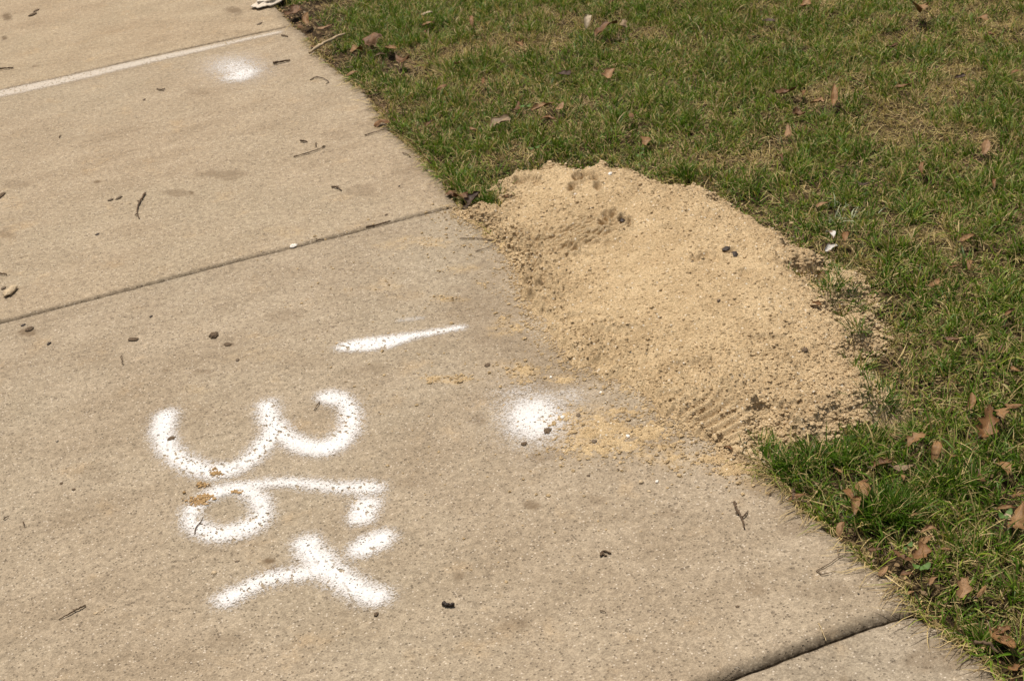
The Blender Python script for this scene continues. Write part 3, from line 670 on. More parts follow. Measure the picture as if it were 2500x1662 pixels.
LP = [
 ('stone',26,716,9,14,'pale yellowish lump of stone near the left edge, above the digits',m_bg,.8),('pebble',9,704,5,4,'small brown pebble beside the pale yellowish stone',m_dk,.7),
 ('dirt_clod',72,804,9,6,'brown dirt clod on a damp stain under the middle joint at the left',m_dirt,.5),('pebble',57,794,4,3,'tiny dark pebble up left of the dirt clod on the damp stain',m_blk,.7),
 ('pebble',120,839,4.5,5,'black pebble right of the dirt clod on the damp stain',m_blk,.8),('dirt_clod',325,829,15,5,'flat dark dirt clod below the middle joint, left of centre slab',m_dirt,.35),
 ('dirt_clod',523,820,12,8,'crumbly dark dirt clod right of the flat one, above the three',m_dirt,.7),('dirt_clod',556,841,9,4,'small flat dirt clod just right and below the crumbly one',m_dirt,.4),
 ('pebble',580,879,4.5,4,'tiny dark pebble between the crumbly clod and the thin sprayed line',m_dk,.7),('pebble',369,773,3.5,3,'tiny dark pebble above the flat dirt clod, near the joint',m_blk,.7),
 ('dirt_clod',418,1071,9,5.5,'brown dirt speck on the left arm of the sprayed three',m_dirt,.4),('pebble',523,1399,7,5,'beige pebble left of the two damp spots by the slanted letter',m_bg,.8),
 ('pebble',234,1497,5,3.5,'small beige pebble right of the straight twig at bottom left',m_bg,.7),('pebble',579,1370,5,2.5,'small dark pebble up right of the beige pebble',m_dk,.6),
 ('pebble',270,489,6,3,'dark seed husk left of the curved twig',m_dk,.5),('pebble',290.5,484,5.5,4.5,'round brown seed between the husk and the curved twig',m_dk,.7),
 ('pebble',80,37,6,4.5,'dark pebble on the far slab at the top left',m_dirt,.6),('pebble',89,27,4,3,'small brown crumb just above the dark pebble on the far slab',m_dirt,.6),
 ('pebble',717,602,8,5,'white stone chip sitting in the middle joint',m_wh,.8),('pebble',1,479,7,7,'dark reddish lump cut by the left edge of the photo',m_dirt,.6),('pebble',352,244,3,2.2,'tiny reddish crumb below the pale stripe',m_dk,.6),
 ('pebble',237.5,572.5,3.5,2.5,'tiny black crumb below the round seed',m_blk,.6),('pebble',634,59,4,3,'small dark crumb on the far slab near the lawn',m_dk,.6),
 ('pebble',1565,1178,7,5,'rounded pale pebble left of the angular one below the scattered sand',m_bg,.8),('pebble',1604,1176,5,4.5,'angular white pebble below the scattered sand',m_wh,.8),('pebble',1509,1147,4,3.2,'dark pebble just below the scattered sand edge',m_dk,.7),
 ('pebble',1533,1065,5,4,'square white chip in the scattered sand',m_wh,.9),('pebble',1373,1019,6,5,'cream pebble beside the large round spray dot',m_wh,.7),('pebble',1466,958,4.5,3,'cream pebble between the pile and the scattered sand',m_wh,.6),
 ('pebble',1585,1199,4.5,3,'small flat cream pebble under the two pale pebbles',m_bg,.6),('pebble',1345,921,4,3.5,'cream pebble above the large round spray dot',m_wh,.7),('pebble',1437,1161,4.5,3,'grey brown pebble left of the dark one under the scattered sand',m_dk,.6),
 ('pebble',1450,1078,6,4.5,'dark grey pebble in the middle of the scattered sand',m_dk,.7),('pebble',1412,1014,5.5,5,'dark reddish pebble at the left end of the scattered sand',m_dk,.7),
 ('dirt_clod',1337,1052,9,8,'dark brown dirt clod on the right side of the large spray dot',m_dirt,.5),('dirt_clod',1280,1084,8,5,'curled dark scrap at the lower rim of the large spray dot',m_dirt,.6),('pebble',1319,1073,4,2.8,'tiny brown pebble below the dirt clod on the spray dot',m_dk,.6),
 ('pebble',919,1500,6.5,6.5,'dark round pebble below the long arm of the slanted letter',m_dirt,.8),('pebble',1325,1038,3,2.2,'tiny dark crumb above the dirt clod on the spray dot',m_dirt,.6),
 ('pebble',1190,892,7,5,'grey brown clod among thin sand patches left of the pile',m_dirt,.4),('pebble',1880,1208,4,3,'small dark crumb near the lawn edge below the sand',m_dirt,.6),('pebble',2153,1388,3.5,3,'tiny brown crumb near the pinkish leaf scrap',m_dirt,.6),
 ('pebble',1140,1385,3,2.2,'tiny dark crumb in the open slab right of the slanted letter',m_dk,.6),('pebble',1075,441,3,2.4,'tiny dark crumb by the lawn edge above the sand',m_dk,.6),('pebble',975,455,2.5,2,'tiny black crumb above the middle joint near the sand',m_blk,.6),
 ('pebble',150,1180,4,3,'tiny dark crumb left of the sprayed nine, upper one',m_dirt,.5),('pebble',180,1195,5,3,'tiny dark crumb left of the sprayed nine, lower one',m_dirt,.5),('pebble',140,1078,2.6,2,'tiny black crumb far left of the sprayed three',m_blk,.6),
 ('pebble',2096,1449,3,2.4,'tiny black crumb near the right corner of the middle slab',m_blk,.6),('pebble',1800,1480,6,3.4,'dark flattened crumb on the lower right of the digit slab',m_dirt,.3),('pebble',943,525,4,2.5,'small dark crumb at the far side of the middle joint',m_dirt,.4),
]
for nm, px, py, rx, ry, lab, mt, hg in LP: lump(nm, px, py, rx, ry, lab, mt, hg, cat='dirt clod' if nm == 'dirt_clod' else nm)
for px, py, rx, ry, lab, mt in ((1381,596,8,6,'dark grey pebble half buried in the sand near its left edge',m_dk),(1519,538,7,6,'black chip at the rim of a paw print in the sand',m_blk),(1537,545,4.5,6,'second smaller black chip beside the paw print rim',m_blk),(1773,611,10,6,'black charred chip on the sand right of centre',m_blk),(1794,622,8,7,'black clump touching the charred chip, on its right',m_blk),
        (1755,734,5,4,'small dark pebble in the middle of the sand pile',m_dk),(1405,474,5,4,'white pebble in the upper paw print of the sand',m_wh),(1690,640,4,3,'tiny dark crumb by the shallow print in the sand',m_dk),(1490,425,5,4,'cream pebble near the top of the sand pile',m_wh),(1965,855,7,5,'dark brown crumb in the rough right part of the sand',m_dirt),(2145,585,1,1,None,None)):
    if not lab: continue
    g = G(px, py, .045); z, _ = sand_at(g[None]); z = max(float(z[0]), 0); g = G(px, py, z); z = max(float(sand_at(g[None])[0][0]), 0)
    lump('pebble', px, py, rx, ry, lab, mt, .8, z=z-.001)
lump('stone', 664, 3, 27, 17, 'chunky pale broken stone at the sidewalk edge at the very top', m_wh if False else mat_plain('chalky_stone', (.50, .42, .32), (.72, .64, .53), 90, .85, .003), .34, 'stone', z=.0, sub=4)

# ---------------------------------------------------------------- dead leaves
LM = {'tan': mat_leaf('leaf_tan', (0.192, 0.103, 0.038), (0.288, 0.163, 0.066)), 'brown': mat_leaf('leaf_brown', (0.108, 0.052, 0.020), (0.192, 0.095, 0.036)), 'dark': mat_leaf('leaf_dark', (0.036, 0.021, 0.012), (0.080, 0.044, 0.024)),
      'orange': mat_leaf('leaf_orange', (0.168, 0.080, 0.028), (0.256, 0.133, 0.050)), 'pink': mat_leaf('leaf_pinkish', (0.240, 0.133, 0.059), (0.344, 0.205, 0.099)), 'pale': mat_leaf('leaf_pale', (0.336, 0.266, 0.172), (0.464, 0.380, 0.257)), 'grey': mat_leaf('leaf_grey', (0.192, 0.129, 0.069), (0.296, 0.209, 0.119)),
      'white': mat_leaf('leaf_painted', (0.240, 0.167, 0.112), (0.360, 0.289, 0.211), .62)}
leaf_pos = []
def leaf(px, py, ln, ang, kind, colr, label, tilt=.15, z=None, curl=None, wr=None):
    sd_ = int(px*7+py*3) % 99991; rg = np.random.default_rng(sd_)
    a = math.radians(ang); dx, dy = math.cos(a)*ln/2, -math.sin(a)*ln/2
    g = G(px, py); on = g[0] > edge_x(g[1])
    if z is None: z = .022 if on else .003
    c = G(px, py, z); v = G(px+dx, py+dy, z)-G(px-dx, py-dy, z); L = float(np.linalg.norm(v))
    flat = ln*mpp(px, py)
    L = min(L, flat*1.55); yaw = math.atan2(v[1], v[0])
    nt, nu = 22, 9; T, Uu = np.meshgrid(np.linspace(0, 1, nt), np.linspace(-1, 1, nu), indexing='ij')
    if wr is None: wr = {'oak': .30, 'oval': .22, 'narrow': .14, 'scrap': .34}[kind]
    prof = np.sin(np.pi*np.clip(T, 0, 1)**.85)**.8
    if kind == 'oak': prof = prof*(1+.38*np.sin(T*np.pi*7+rg.uniform(0, 3)+np.sign(Uu)*.5))*.85
    if kind == 'scrap': prof = (.45+.55*prof)*(1+.3*np.sin(T*11+sd_ % 7+Uu*2))
    if kind in ('oval', 'narrow'): prof = prof*(1+.07*np.sin(T*30+sd_))
    W = L*wr*np.maximum(prof, .02)
    cu = (curl if curl is not None else rg.uniform(.4, 1.3))*(1 if rg.random() > .3 else -1)
    th = Uu*cu; y = np.sin(th)/cu*W; zz_ = (1-np.cos(th))/cu*W
    bend = rg.uniform(-.8, .9); x = (T-.5)*L; zb_ = -bend*L*((T-.5)**2)+abs(bend)*L*.13
    tw_ = rg.uniform(-.9, .9)*(T-.5)
    y2 = y*np.cos(tw_)-zz_*np.sin(tw_); z2 = y*np.sin(tw_)+zz_*np.cos(tw_)+zb_+(vnoise(T*7, Uu*3+sd_ % 50, 3)-.5)*L*.07
    y2 = y2+math.sin(sd_)*.12*L*np.sin(np.pi*T)
    z2 = z2+x*math.sin(tilt); z2 -= z2.min()
    V = np.stack([x.ravel(), y2.ravel(), z2.ravel()], 1)
    i = np.arange(nt*nu).reshape(nt, nu); F = np.stack([i[:-1, :-1], i[:-1, 1:], i[1:, 1:], i[1:, :-1]], -1).reshape(-1, 4)
    # real thickness: second skin .4 mm below
    n0 = len(V); V2 = V.copy(); V2[:, 2] -= .0004
    rim = np.concatenate([i[0, :], i[1:, -1], i[-1, ::-1][1:], i[::-1, 0][1:-1]]); m = len(rim); k = np.arange(m)
    Fa = np.vstack([F, F[:, ::-1]+n0, np.stack([rim[k], rim[(k+1) % m], rim[(k+1) % m]+n0, rim[k]+n0], 1)])
    o = mesh_np('dead_leaf', np.vstack([V, V2]), Fa, LM[colr], attrs={'lu': np.tile(Uu.ravel(), 2), 'lt': np.tile(T.ravel(), 2)})
    if not on: zoff = z
    else: zoff = float(lawn_z(c[0], c[1]))+.023+(z-.022)
    o.location = (float(c[0]), float(c[1]), zoff); o.rotation_euler = (rg.uniform(-.2, .2) if on else 0, 0, yaw)
    tag(o, label, 'leaf', 'dead leaves on the lawn and sidewalk')
    if ln > 26 and kind != 'scrap':
        zc = float(z2[0].mean()); p = np.array([[-.5*L+.12*L, y2[1].mean(), float(z2[2].mean())], [-.5*L, y2[0].mean(), zc], [-.5*L-.10*L, y2[0].mean()+.02*L, zc+.004], [-.5*L-.2*L, y2[0].mean()+.05*L, zc+.002]])
        Vt, Ft = tube(p, [.0006, .0009, .0008, .0007], sd_, 5, .1); from_py('stem', Vt, Ft, m_tw2, (0, 0, 0), o)
    leaf_pos.append((c[0], c[1], L*.42)); return o
LV = [
 (1946,1192,50,12,'oval','orange','orange brown leaf at the lawn edge above the thick bent bark piece'),
 (1983,1246,64,-14,'oval','tan','long tan leaf lying on the slab edge just below the bent bark piece'),
 (2053,1267,32,62,'oval','pink','small upright pinkish tan leaf in the lawn edge right of the long tan leaf'),
 (2074,1203,58,-48,'narrow','orange','folded orange brown leaf in the lower right grass, left one of a crossing pair'),
 (2104,1182,60,-62,'oval','tan','steep tan leaf right above the folded orange brown one'),
 (2094,1224,46,65,'oval','tan','tan leaf crossing under the folded orange brown one'),
 (2269,1285,48,2,'oval','pink','pinkish level leaf in the grass right of the dense green tuft'),
 (2137,1317,42,-4,'oval','brown','brown flat leaf under dry stems by the lower lawn edge'),
 (2202,1340,66,-38,'narrow','brown','long curled brown leaf slanting down behind the lower lawn edge'),
 (2246,1333,40,60,'scrap','orange','crumpled orange brown leaf right of the long curled one'),
 (2262,1305,40,30,'oval','tan','tan leaf half under the pinkish level leaf'),
 (2310,1328,32,-15,'oval','tan','small curled tan leaf right of the crumpled orange one'),
 (2128,1361,34,15,'narrow','tan','narrow tan leaf on the jagged slab edge above the pinkish scrap'),
 (2156,1397,36,42,'oval','pink','pinkish seed-like leaf on the sidewalk near its right corner'),
 (2347,1418,36,75,'scrap','pink','pinkish torn leaf upright in grass above the bottom joint corner'),
 (2397,1421,38,48,'narrow','tan','narrow tan leaf slanting up, right of the pinkish torn leaf'),
 (2444,1534,92,-46,'oval','orange','big orange brown leaf in the bottom right corner grass'),
 (2450,1505,40,20,'scrap','brown','brown scrap tucked behind the big corner leaf'),
 (2488,1257,66,62,'oak','tan','big tan leaf cut by the right edge of the photo, lower half'),
 (2458,1222,56,-2,'narrow','tan','level tan leaf left of the big one cut by the right edge'),
 (2466,1243,28,-70,'oval','pale','small pale leaf under the level tan leaf near the right edge'),
 (2401,1032,62,70,'oak','orange','orange brown lobed leaf standing in the right grass beside the sand'),
 (2438,1006,54,-60,'oak','tan','tan lobed leaf right of the standing orange brown one'),
 (2476,978,52,-8,'oval','orange','orange level leaf near the right edge, mid height'),
 (2240,1069,64,22,'oak','tan','broad tan leaf right of the bottom tip of the sand'),
 (2154,1119,56,14,'oak','brown','brown leaf in the grass below the right tip of the sand'),
 (2206,1125,58,0,'oval','grey','greyish tan leaf right next to the brown leaf below the sand tip'),
 (2283,1100,42,70,'oval','tan','tan leaf upright in the grass right of the greyish one'),
 (2445,1138,52,-48,'oval','tan','tan leaf slanting down right near the right edge, under the lobed pair'),
 (2399,1158,34,-55,'oval','brown','small brown leaf left below the down slanting tan leaf'),
 (2367,973,36,80,'oval','tan','small upright tan leaf above the standing lobed leaf'),
 (2486,1192,34,10,'oval','orange','small orange leaf at the right edge above the big cut leaf'),
 (2046,1133,30,-46,'narrow','tan','narrow tan leaf in the dark tuft below the sand tip'),
 (1828,1112,36,72,'oval','brown','brown curled leaf standing in the last sand crumbs by the slab edge'),
 (1778,1102,32,-40,'narrow','brown','brown curled sliver left of the standing leaf in the sand crumbs'),
 (2478,1588,30,15,'scrap','orange','small orange scrap below the big corner leaf'),
 (1276,107,34,-75,'oak','tan','light tan lobed leaf in the upper grass, left of the pale leaf'),
 (1436,60,34,62,'oval','pale','pale whitish leaf standing in the upper grass'),
 (1480,77,62,8,'scrap','brown','wide brown curled leaf right of the pale standing one'),
 (1518,58,22,60,'scrap','grey','grey curled tip on the right of the wide brown leaf'),
 (1155,57,30,82,'narrow','orange','narrow orange leaf upright near the top, left of the tan lobed leaf'),
 (1376,176,36,-10,'scrap','dark','dark curled leaf below the tan lobed and pale leaves'),
 (1492,176,34,50,'scrap','pink','pinkish torn leaf right of the dark curled one'),
 (1338,283,44,-12,'oval','orange','orange leaf lowest in the leaf cluster above the sand'),
 (1325,259,64,10,'oval','tan','wide tan leaf in the cluster above the sand'),
 (1258,252,34,50,'narrow','brown','brown narrow leaf at the left of the cluster above the sand'),
 (1222,297,54,18,'scrap','grey','grey twisted leaf below left of the cluster above the sand'),
 (1370,262,30,50,'oval','pink','pinkish leaf at the right end of the cluster above the sand'),
 (1150,308,24,-50,'oval','tan','small tan leaf left of the grey twisted one'),
 (1542,285,34,-62,'narrow','brown','narrow brown leaf above the middle of the sand top edge'),
 (1578,338,26,60,'scrap','tan','small torn tan leaf just above the sand back edge'),
 (1919,220,54,4,'scrap','brown','brown curled leaf with dark underside, centre right of the upper grass'),
 (1954,270,46,-52,'oval','brown','smooth brown leaf slanting down below the dark curled one'),
 (1925,316,30,85,'oval','pink','small pink leaf upright under the smooth brown one'),
 (2038,243,52,80,'narrow','tan','long upright tan leaf right of the smooth brown one'),
 (1997,249,34,-20,'scrap','pink','pinkish torn leaf between the smooth and the long upright leaves'),
 (1957,222,28,-70,'narrow','orange','orange sliver at the right end of the dark curled leaf'),
 (2204,206,48,4,'oval','orange','orange tan leaf level in the upper right grass'),
 (1877,48,34,-15,'oval','dark','dark leaf lying level near the top, right of the middle'),
 (1964,8,40,48,'oval','tan','tan leaf cut by the top edge of the photo'),
 (2249,40,50,-72,'oak','tan','tan lobed leaf near the top right, standing'),
 (2477,180,26,20,'oval','orange','small orange leaf at the right edge of the upper grass'),
 (2403,362,34,80,'oval','pink','pale pink leaf upright in the right grass'),
 (1901,386,30,-35,'narrow','brown','thin brown leaf in the grass behind the sand, right of its top'),
 (2109,442,36,-12,'oval','dark','dark brown leaf in the grass right above the sand shoulder'),
 (2006,491,34,12,'oval','pink','pinkish grey leaf below left of the dark brown one'),
 (2362,576,46,18,'oval','tan','tan leaf in the right grass, level with the white-painted scraps'),
 (2430,440,30,80,'narrow','orange','narrow orange leaf far right, above the level tan leaf'),
 (2252,409,26,80,'narrow','orange','narrow orange leaf between the pink upright one and the dark one'),
 (2346,188,30,5,'scrap','dark','dark crumpled scrap in the upper right grass'),
 (2177,113,34,5,'scrap','brown','brown arched scrap above the level orange tan leaf'),
 (2400,46,26,-20,'scrap','tan','small tan scrap near the top right corner'),
 (2418,78,20,-40,'oval','orange','small orange leaf under the tan scrap at the top right'),
 (1177,196,24,80,'narrow','orange','narrow orange leaf midway between lawn edge and pale leaf'),
 (1498,4,30,10,'oval','orange','orange leaf touching the top edge above the pale leaf'),
 (1041,24,34,4,'oval','pale','whitish flat leaf near the top, left of centre'),
 (1044,52,34,5,'oval','tan','tan leaf directly below the whitish flat one'),
 (902,94,40,55,'scrap','brown','brown curled leaf right of the thick pale stick'),
 (958,112,40,-40,'oval','tan','tan leaf right of the brown curled one by the pale stick'),
 (984,146,40,-20,'oval','brown','brown leaf in the bare gap below the tan one'),
 (925,124,34,10,'oval','grey','greyish leaf between the pale stick and the bare gap'),
 (870,108,30,-30,'scrap','tan','tan torn leaf at the upper end of the thick pale stick'),
 (752,43,34,70,'oval','tan','tan leaf standing in bare soil by the top of the slab edge'),
 (735,52,30,-60,'narrow','brown','brown sliver in the bare soil at the top, near the stone'),
 (790,54,42,5,'oval','pink','pinkish leaf flat on bare soil near the top'),
 (712,20,34,30,'scrap','brown','brown scrap right beside the pale broken stone'),
 (762,118,20,-60,'oval','orange','small reddish leaf at the foot of the thick pale stick'),
 (856,163,36,15,'oval','tan','tan leaf in the dirt gap along the slab edge'),
 (880,214,24,-50,'oval','orange','small reddish leaf lying on the slab edge in the upper lawn border'),
 (932,306,42,6,'scrap','orange','reddish torn leaf on the slab edge beside the thin dark stem'),
 (1046,293,26,30,'oval','brown','small brown leaf in the upper grass near the slab edge'),
 (1077,207,30,20,'oval','orange','rusty leaf in the grass above the small brown one'),
 (1112,156,26,-75,'oval','tan','small tan leaf upright above the rusty one'),
 (1040,80,26,-80,'narrow','orange','orange narrow leaf standing right of the bare gap'),
 (1068,428,24,35,'oval','orange','small orange leaf at the tip of grass beside the slab above the sand'),
 (1102,459,34,-50,'oak','brown','brown spiky leaf on the slab corner where sand begins'),
 (1122,470,32,-20,'scrap','brown','crumpled brown leaf next to the spiky one at the sand corner'),
 (1157,474,44,42,'oak','dark','dark reddish crumpled leaf wedged between grass and sand corner'),
 (1135,492,36,55,'narrow','dark','dark thin curled leaf over the middle joint end'),
 (2279,680,34,30,'oval','tan','tan leaf low in the right grass, right of the sand notch'),
 (2332,642,36,5,'oval','orange','orange tan leaf above right of the low tan one'),
 (2372,640,26,60,'oval','tan','small tan leaf touching the orange tan one on its right'),
 (2327,822,46,-12,'oval','brown','brown leaf in the right grass level with the sand tip'),
 (2010,672,34,62,'oval','brown','brown leaf standing in the grassy notch of the sand'),
 (1990,760,34,-15,'scrap','orange','reddish brown scrap at the lower side of the sand notch'),
 (2026,578,34,-50,'oval','white','grey leaf with white paint splashes at the right sand edge'),
 (2030,607,34,15,'scrap','white','white-painted crumpled leaf just below the splashed grey leaf'),
 (2065,577,28,70,'oval','orange','reddish leaf right of the paint-splashed one'),
 (1242,465,40,12,'narrow','tan','tan curled sliver lying on the upper left of the sand'),
 (2108,1160,30,20,'oval','brown','brown leaf just left of the steep tan one'),
 (2230,1235,26,10,'oval','pink','pinkish leaf fragment hidden in grass above the pinkish level leaf'),
 (2280,1395,30,40,'oval','pink','pale pinkish leaf in dry grass right of the green clover'),
 (2215,1378,34,-10,'scrap','brown','brown scrap under dry stems left of the green clover'),
 (2330,1100,26,-30,'oval','brown','small brown leaf between the upright tan leaf and the right edge'),
 (2200,1150,24,-60,'oval','tan','tiny tan leaf under the greyish tan one'),
 (2466,760,30,30,'oval','brown','small brown leaf near the right edge above the brown level one'),
 (2480,900,30,-40,'oval','tan','tan leaf by the right edge above the orange level one'),
 (2448,850,24,70,'oval','brown','thin brown leaf near the right edge between two others'),
]
for px, py, ln, an, kd, cl, lab in LV:
    z = None; tilt = .15
    if 'stand' in lab or 'upright' in lab: tilt = .40
    g = G(px, py, .03); sz, sdd = sand_at(g[None])
    if sz[0] > .004 and 'notch' not in lab: z = float(sz[0])
    o = leaf(px, py, ln*.92, an, kd, cl, lab, tilt, z)
    if sz[0] > .004: o.location.z = max(float(sand_at(np.array([[o.location.x, o.location.y]]))[0][0]), .0)+.001
# dark flat scrap and bent scrap lying on the slab
twig('bark_chip', [(1081, 1477), (1090, 1479), (1099, 1481), (1106, 1479)], 4.2, 'flat black bark chip right of the slanted sprayed letter', m_blk, (), taper=1.1, cat='bark chip')
twig('leaf_scrap', [(1466, 1359), (1471, 1350), (1481, 1348), (1492, 1353)], 2.6, 'small bent dark leaf scrap in the open slab below the scattered sand', m_tw, [([(1471, 1350), (1476, 1357), (1482, 1358)], 2.4)], taper=.8, cat='leaf scrap')
leaf(1782, 1236, 1, 0, 'scrap', 'dark', 'x') if False else None

# ---------------------------------------------------------------- grass
gpoly = np.array([G(560, -110), G(2620, -110), G(2640, 1760), G(2420, 1760)])
glo = np.array([-.35, -2.6]); ghi = np.array([2.75, 3.2])
def sample_lawn(n, seed, over=.0):
    rg = np.random.default_rng(seed); P = rg.uniform(glo, ghi, (n, 2))
    # in front of the camera frustum, with margin
    v = np.column_stack([P, np.zeros(len(P))])-CAM; dz = v@F_; u_ = (v@R_)/dz*CF; w_ = (v@U_)/dz*CF
    ok = (dz > 0) & (np.abs(u_) < 1250+420) & (np.abs(w_) < 831+330) & (P[:, 0] > edge_x(P[:, 1])+over)
    return P[ok]
green_a = np.array([.029, .068, .004]); green_b = np.array([.092, .176, .010]); green_c = np.array([.25, .30, .034])
straw_a = np.array([.34, .245, .11]); straw_b = np.array([.64, .50, .23])
bare = [(740,40,70,60,1.6),(830,140,45,32,1.3),(900,235,28,30,.9),(965,150,60,26,1.1),(820,40,50,30,.9),(960,330,30,18,.7),(800,70,50,30,.8),(700,20,40,40,1.),(850,160,45,18,.8),(975,140,40,20,.7),(1290,265,60,20,.35),(1860,480,120,45,.35),(2110,450,50,20,.4),(2200,1400,60,25,.4),(2240,1480,50,30,.6),(2400,1000,60,30,.3),(2430,1250,50,30,.35),(1000,340,40,10,.3),(2130,1370,60,20,.5)]
whitespot = G(2075, 530)
def greenness(P):
    x, y = P[:, 0], P[:, 1]
    g = .58+1.9*(fbm(x*2.6, y*2.6, 3, 201)-.5)+1.5*(fbm(x*9, y*9, 3, 211)-.5)
    for px, py, rx, ry, s in ((1850,110,300,120,.05),(2300,300,260,130,-.16),(1900,340,120,60,-.10),(2040,560,120,40,.0),(1150,340,170,100,.22),(2000,1120,120,60,.25),(2160,1230,90,60,.30),(2350,1100,150,80,.02),(2320,1500,120,90,-.15),(2280,800,130,160,.12),(2100,500,120,40,.15),(1500,130,200,90,.08),(1950,430,120,50,-.12),(2150,1280,100,40,.15),(2260,1420,110,40,-.25),(1960,1150,60,30,-.15),(2200,250,120,40,-.12)):
        g += s*np.exp(-gblob(P, px, py, rx, ry, 0.))
    d = x-edge_x(y); g -= .40*np.exp(-d/.035)
    return g
def bareness(P):
    b = np.zeros(len(P))
    for px, py, rx, ry, s in bare: b = np.maximum(b, s*np.exp(-gblob(P, px, py, rx, ry, 0.)))
    return b
def blades(P, az, Ln, th0, kap, wd, col, seed, z=None, tipc=None):
    rg = np.random.default_rng(seed); n = len(P); lv = 5; s = np.linspace(0, 1, lv)
    z0 = (lawn_z(P[:, 0], P[:, 1])-.002) if z is None else z
    pts = np.zeros((n, lv, 3)); pts[:, 0, :2] = P; pts[:, 0, 2] = z0
    az_ = az.copy(); wob = rg.normal(0, .22, n)
    for i in range(1, lv):
        th = th0+kap*(s[i-1]+s[i])/2; st = Ln/(lv-1); az_ = az_+wob
        pts[:, i, 0] = pts[:, i-1, 0]+np.sin(th)*np.cos(az_)*st; pts[:, i, 1] = pts[:, i-1, 1]+np.sin(th)*np.sin(az_)*st; pts[:, i, 2] = pts[:, i-1, 2]+np.cos(th)*st
    floor = np.where(pts[..., 0] < edge_x(pts[..., 1])+.004, .0015, z0[:, None]+.001) if z is None else z0[:, None]
    lim = floor+np.abs(hsh(np.arange(n)[:, None]+np.zeros((n, lv)), np.arange(lv)[None, :]+np.zeros((n, lv)), 5))*.006
    pts[..., 2] = np.maximum(pts[..., 2], lim)
    prof = np.array([.75, 1., .9, .62, .08]); tws = rg.uniform(-.9, .9, n); sx = -np.sin(az+tws); sy = np.cos(az+tws); tz = rg.uniform(-.35, .35, n)
    off = np.stack([sx, sy, tz], 1)[:, None, :]*(wd[:, None]*prof[None, :]/2)[..., None]
    V = np.stack([pts-off, pts+off], 2).reshape(n, lv*2, 3)
    b = (np.arange(n)*lv*2)[:, None, None]; q = np.array([[2*i, 2*i+1, 2*i+3, 2*i+2] for i in range(lv-1)])
    F = (b+q[None]).reshape(-1, 4)
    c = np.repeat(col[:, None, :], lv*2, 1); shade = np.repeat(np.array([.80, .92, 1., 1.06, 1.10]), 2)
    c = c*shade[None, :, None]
    if tipc is not None:
        tm = np.repeat(np.array([0, 0, .1, .5, .95]), 2)[None, :, None]*tipc[:, None, None]; c = c*(1-tm)+np.array([.50, .38, .18])*tm
    return V.reshape(-1, 3), F, c.reshape(-1, 3)
def reject(P, rg, keep_leaf=.30, sandlim=.004):
    z, d = sand_at(P); ok = ~((d > .012) & (z > sandlim)) | ((z <= sandlim) & (d > 0))
    ok &= ~((d > .03))
    near = np.zeros(len(P), bool)
    for cx, cy, r_ in leaf_pos: near |= ((P[:, 0]-cx)**2+(P[:, 1]-cy)**2 < (r_*1.15)**2)
    # the strip between each leaf and the camera is thinned so the leaf shows, as in the photo
    return ok & (~near | (rg.random(len(P)) < keep_leaf))
parts = []
rg = np.random.default_rng(77)
# tufts of green
T0 = sample_lawn(30000, 301, .003); gT = greenness(T0); bT = bareness(T0)
T0 = T0[(rg.random(len(T0)) < np.clip(gT*1.7-.05-bT, .04, 1))]
nb_ = rg.integers(9, 24, len(T0)); idx = np.repeat(np.arange(len(T0)), nb_); C = T0[idx]
o_ = rg.normal(0, .011, (len(idx), 2)); P = C+o_; ok = (P[:, 0] > edge_x(P[:, 1])-.004) & reject(P, rg); idx, P, o_ = idx[ok], P[ok], o_[ok]
n = len(P); taz = rg.uniform(0, 6.28, len(T0)); tl = rg.uniform(.6, 1.25, len(T0))*(.75+.7*fbm(T0[:, 0]*4, T0[:, 1]*4, 2, 221)); th_ = rg.random(len(T0))
az = np.arctan2(o_[:, 1], o_[:, 0])+rg.normal(0, .7, n); az = np.where(rg.random(n) < .25, taz[idx]+rg.normal(0, .4, n), az)
de = P[:, 0]-edge_x(P[:, 1]); az = np.where((de < .03) & (rg.random(n) < .55), np.pi+rg.normal(0, .8, n), az)
Ln = .041*tl[idx]*rg.uniform(.5, 1.3, n); Ln *= 1-.62*sstep(-.12, -.02, sand_at(P)[1]); th0 = np.abs(rg.normal(.35, .35, n)); kap = rg.uniform(.2, 1.9, n)
wd = rg.uniform(.0016, .0034, n); mixv = np.clip(.45*th_[idx]+.55*rg.random(n)**1.5, 0, 1)[:, None]
col = np.where(mixv < .5, green_a+(green_b-green_a)*mixv*2, green_b+(green_c-green_b)*(mixv*2-1))*rg.uniform(.75, 1.2, (n, 1))
dry = rg.random(n) < .16; col[dry] = (straw_a+(straw_b-straw_a)*rg.random((dry.sum(), 1)))*.8
dw = np.linalg.norm(P-whitespot, axis=1); wt = rg.random(n) < .30*np.exp(-(dw/.06)**2); col[wt] = [.42, .46, .30]
parts.append(blades(P, az, Ln, th0, kap, wd, col, 1, tipc=(rg.random(n) < .35)*1.)); print('green', n)
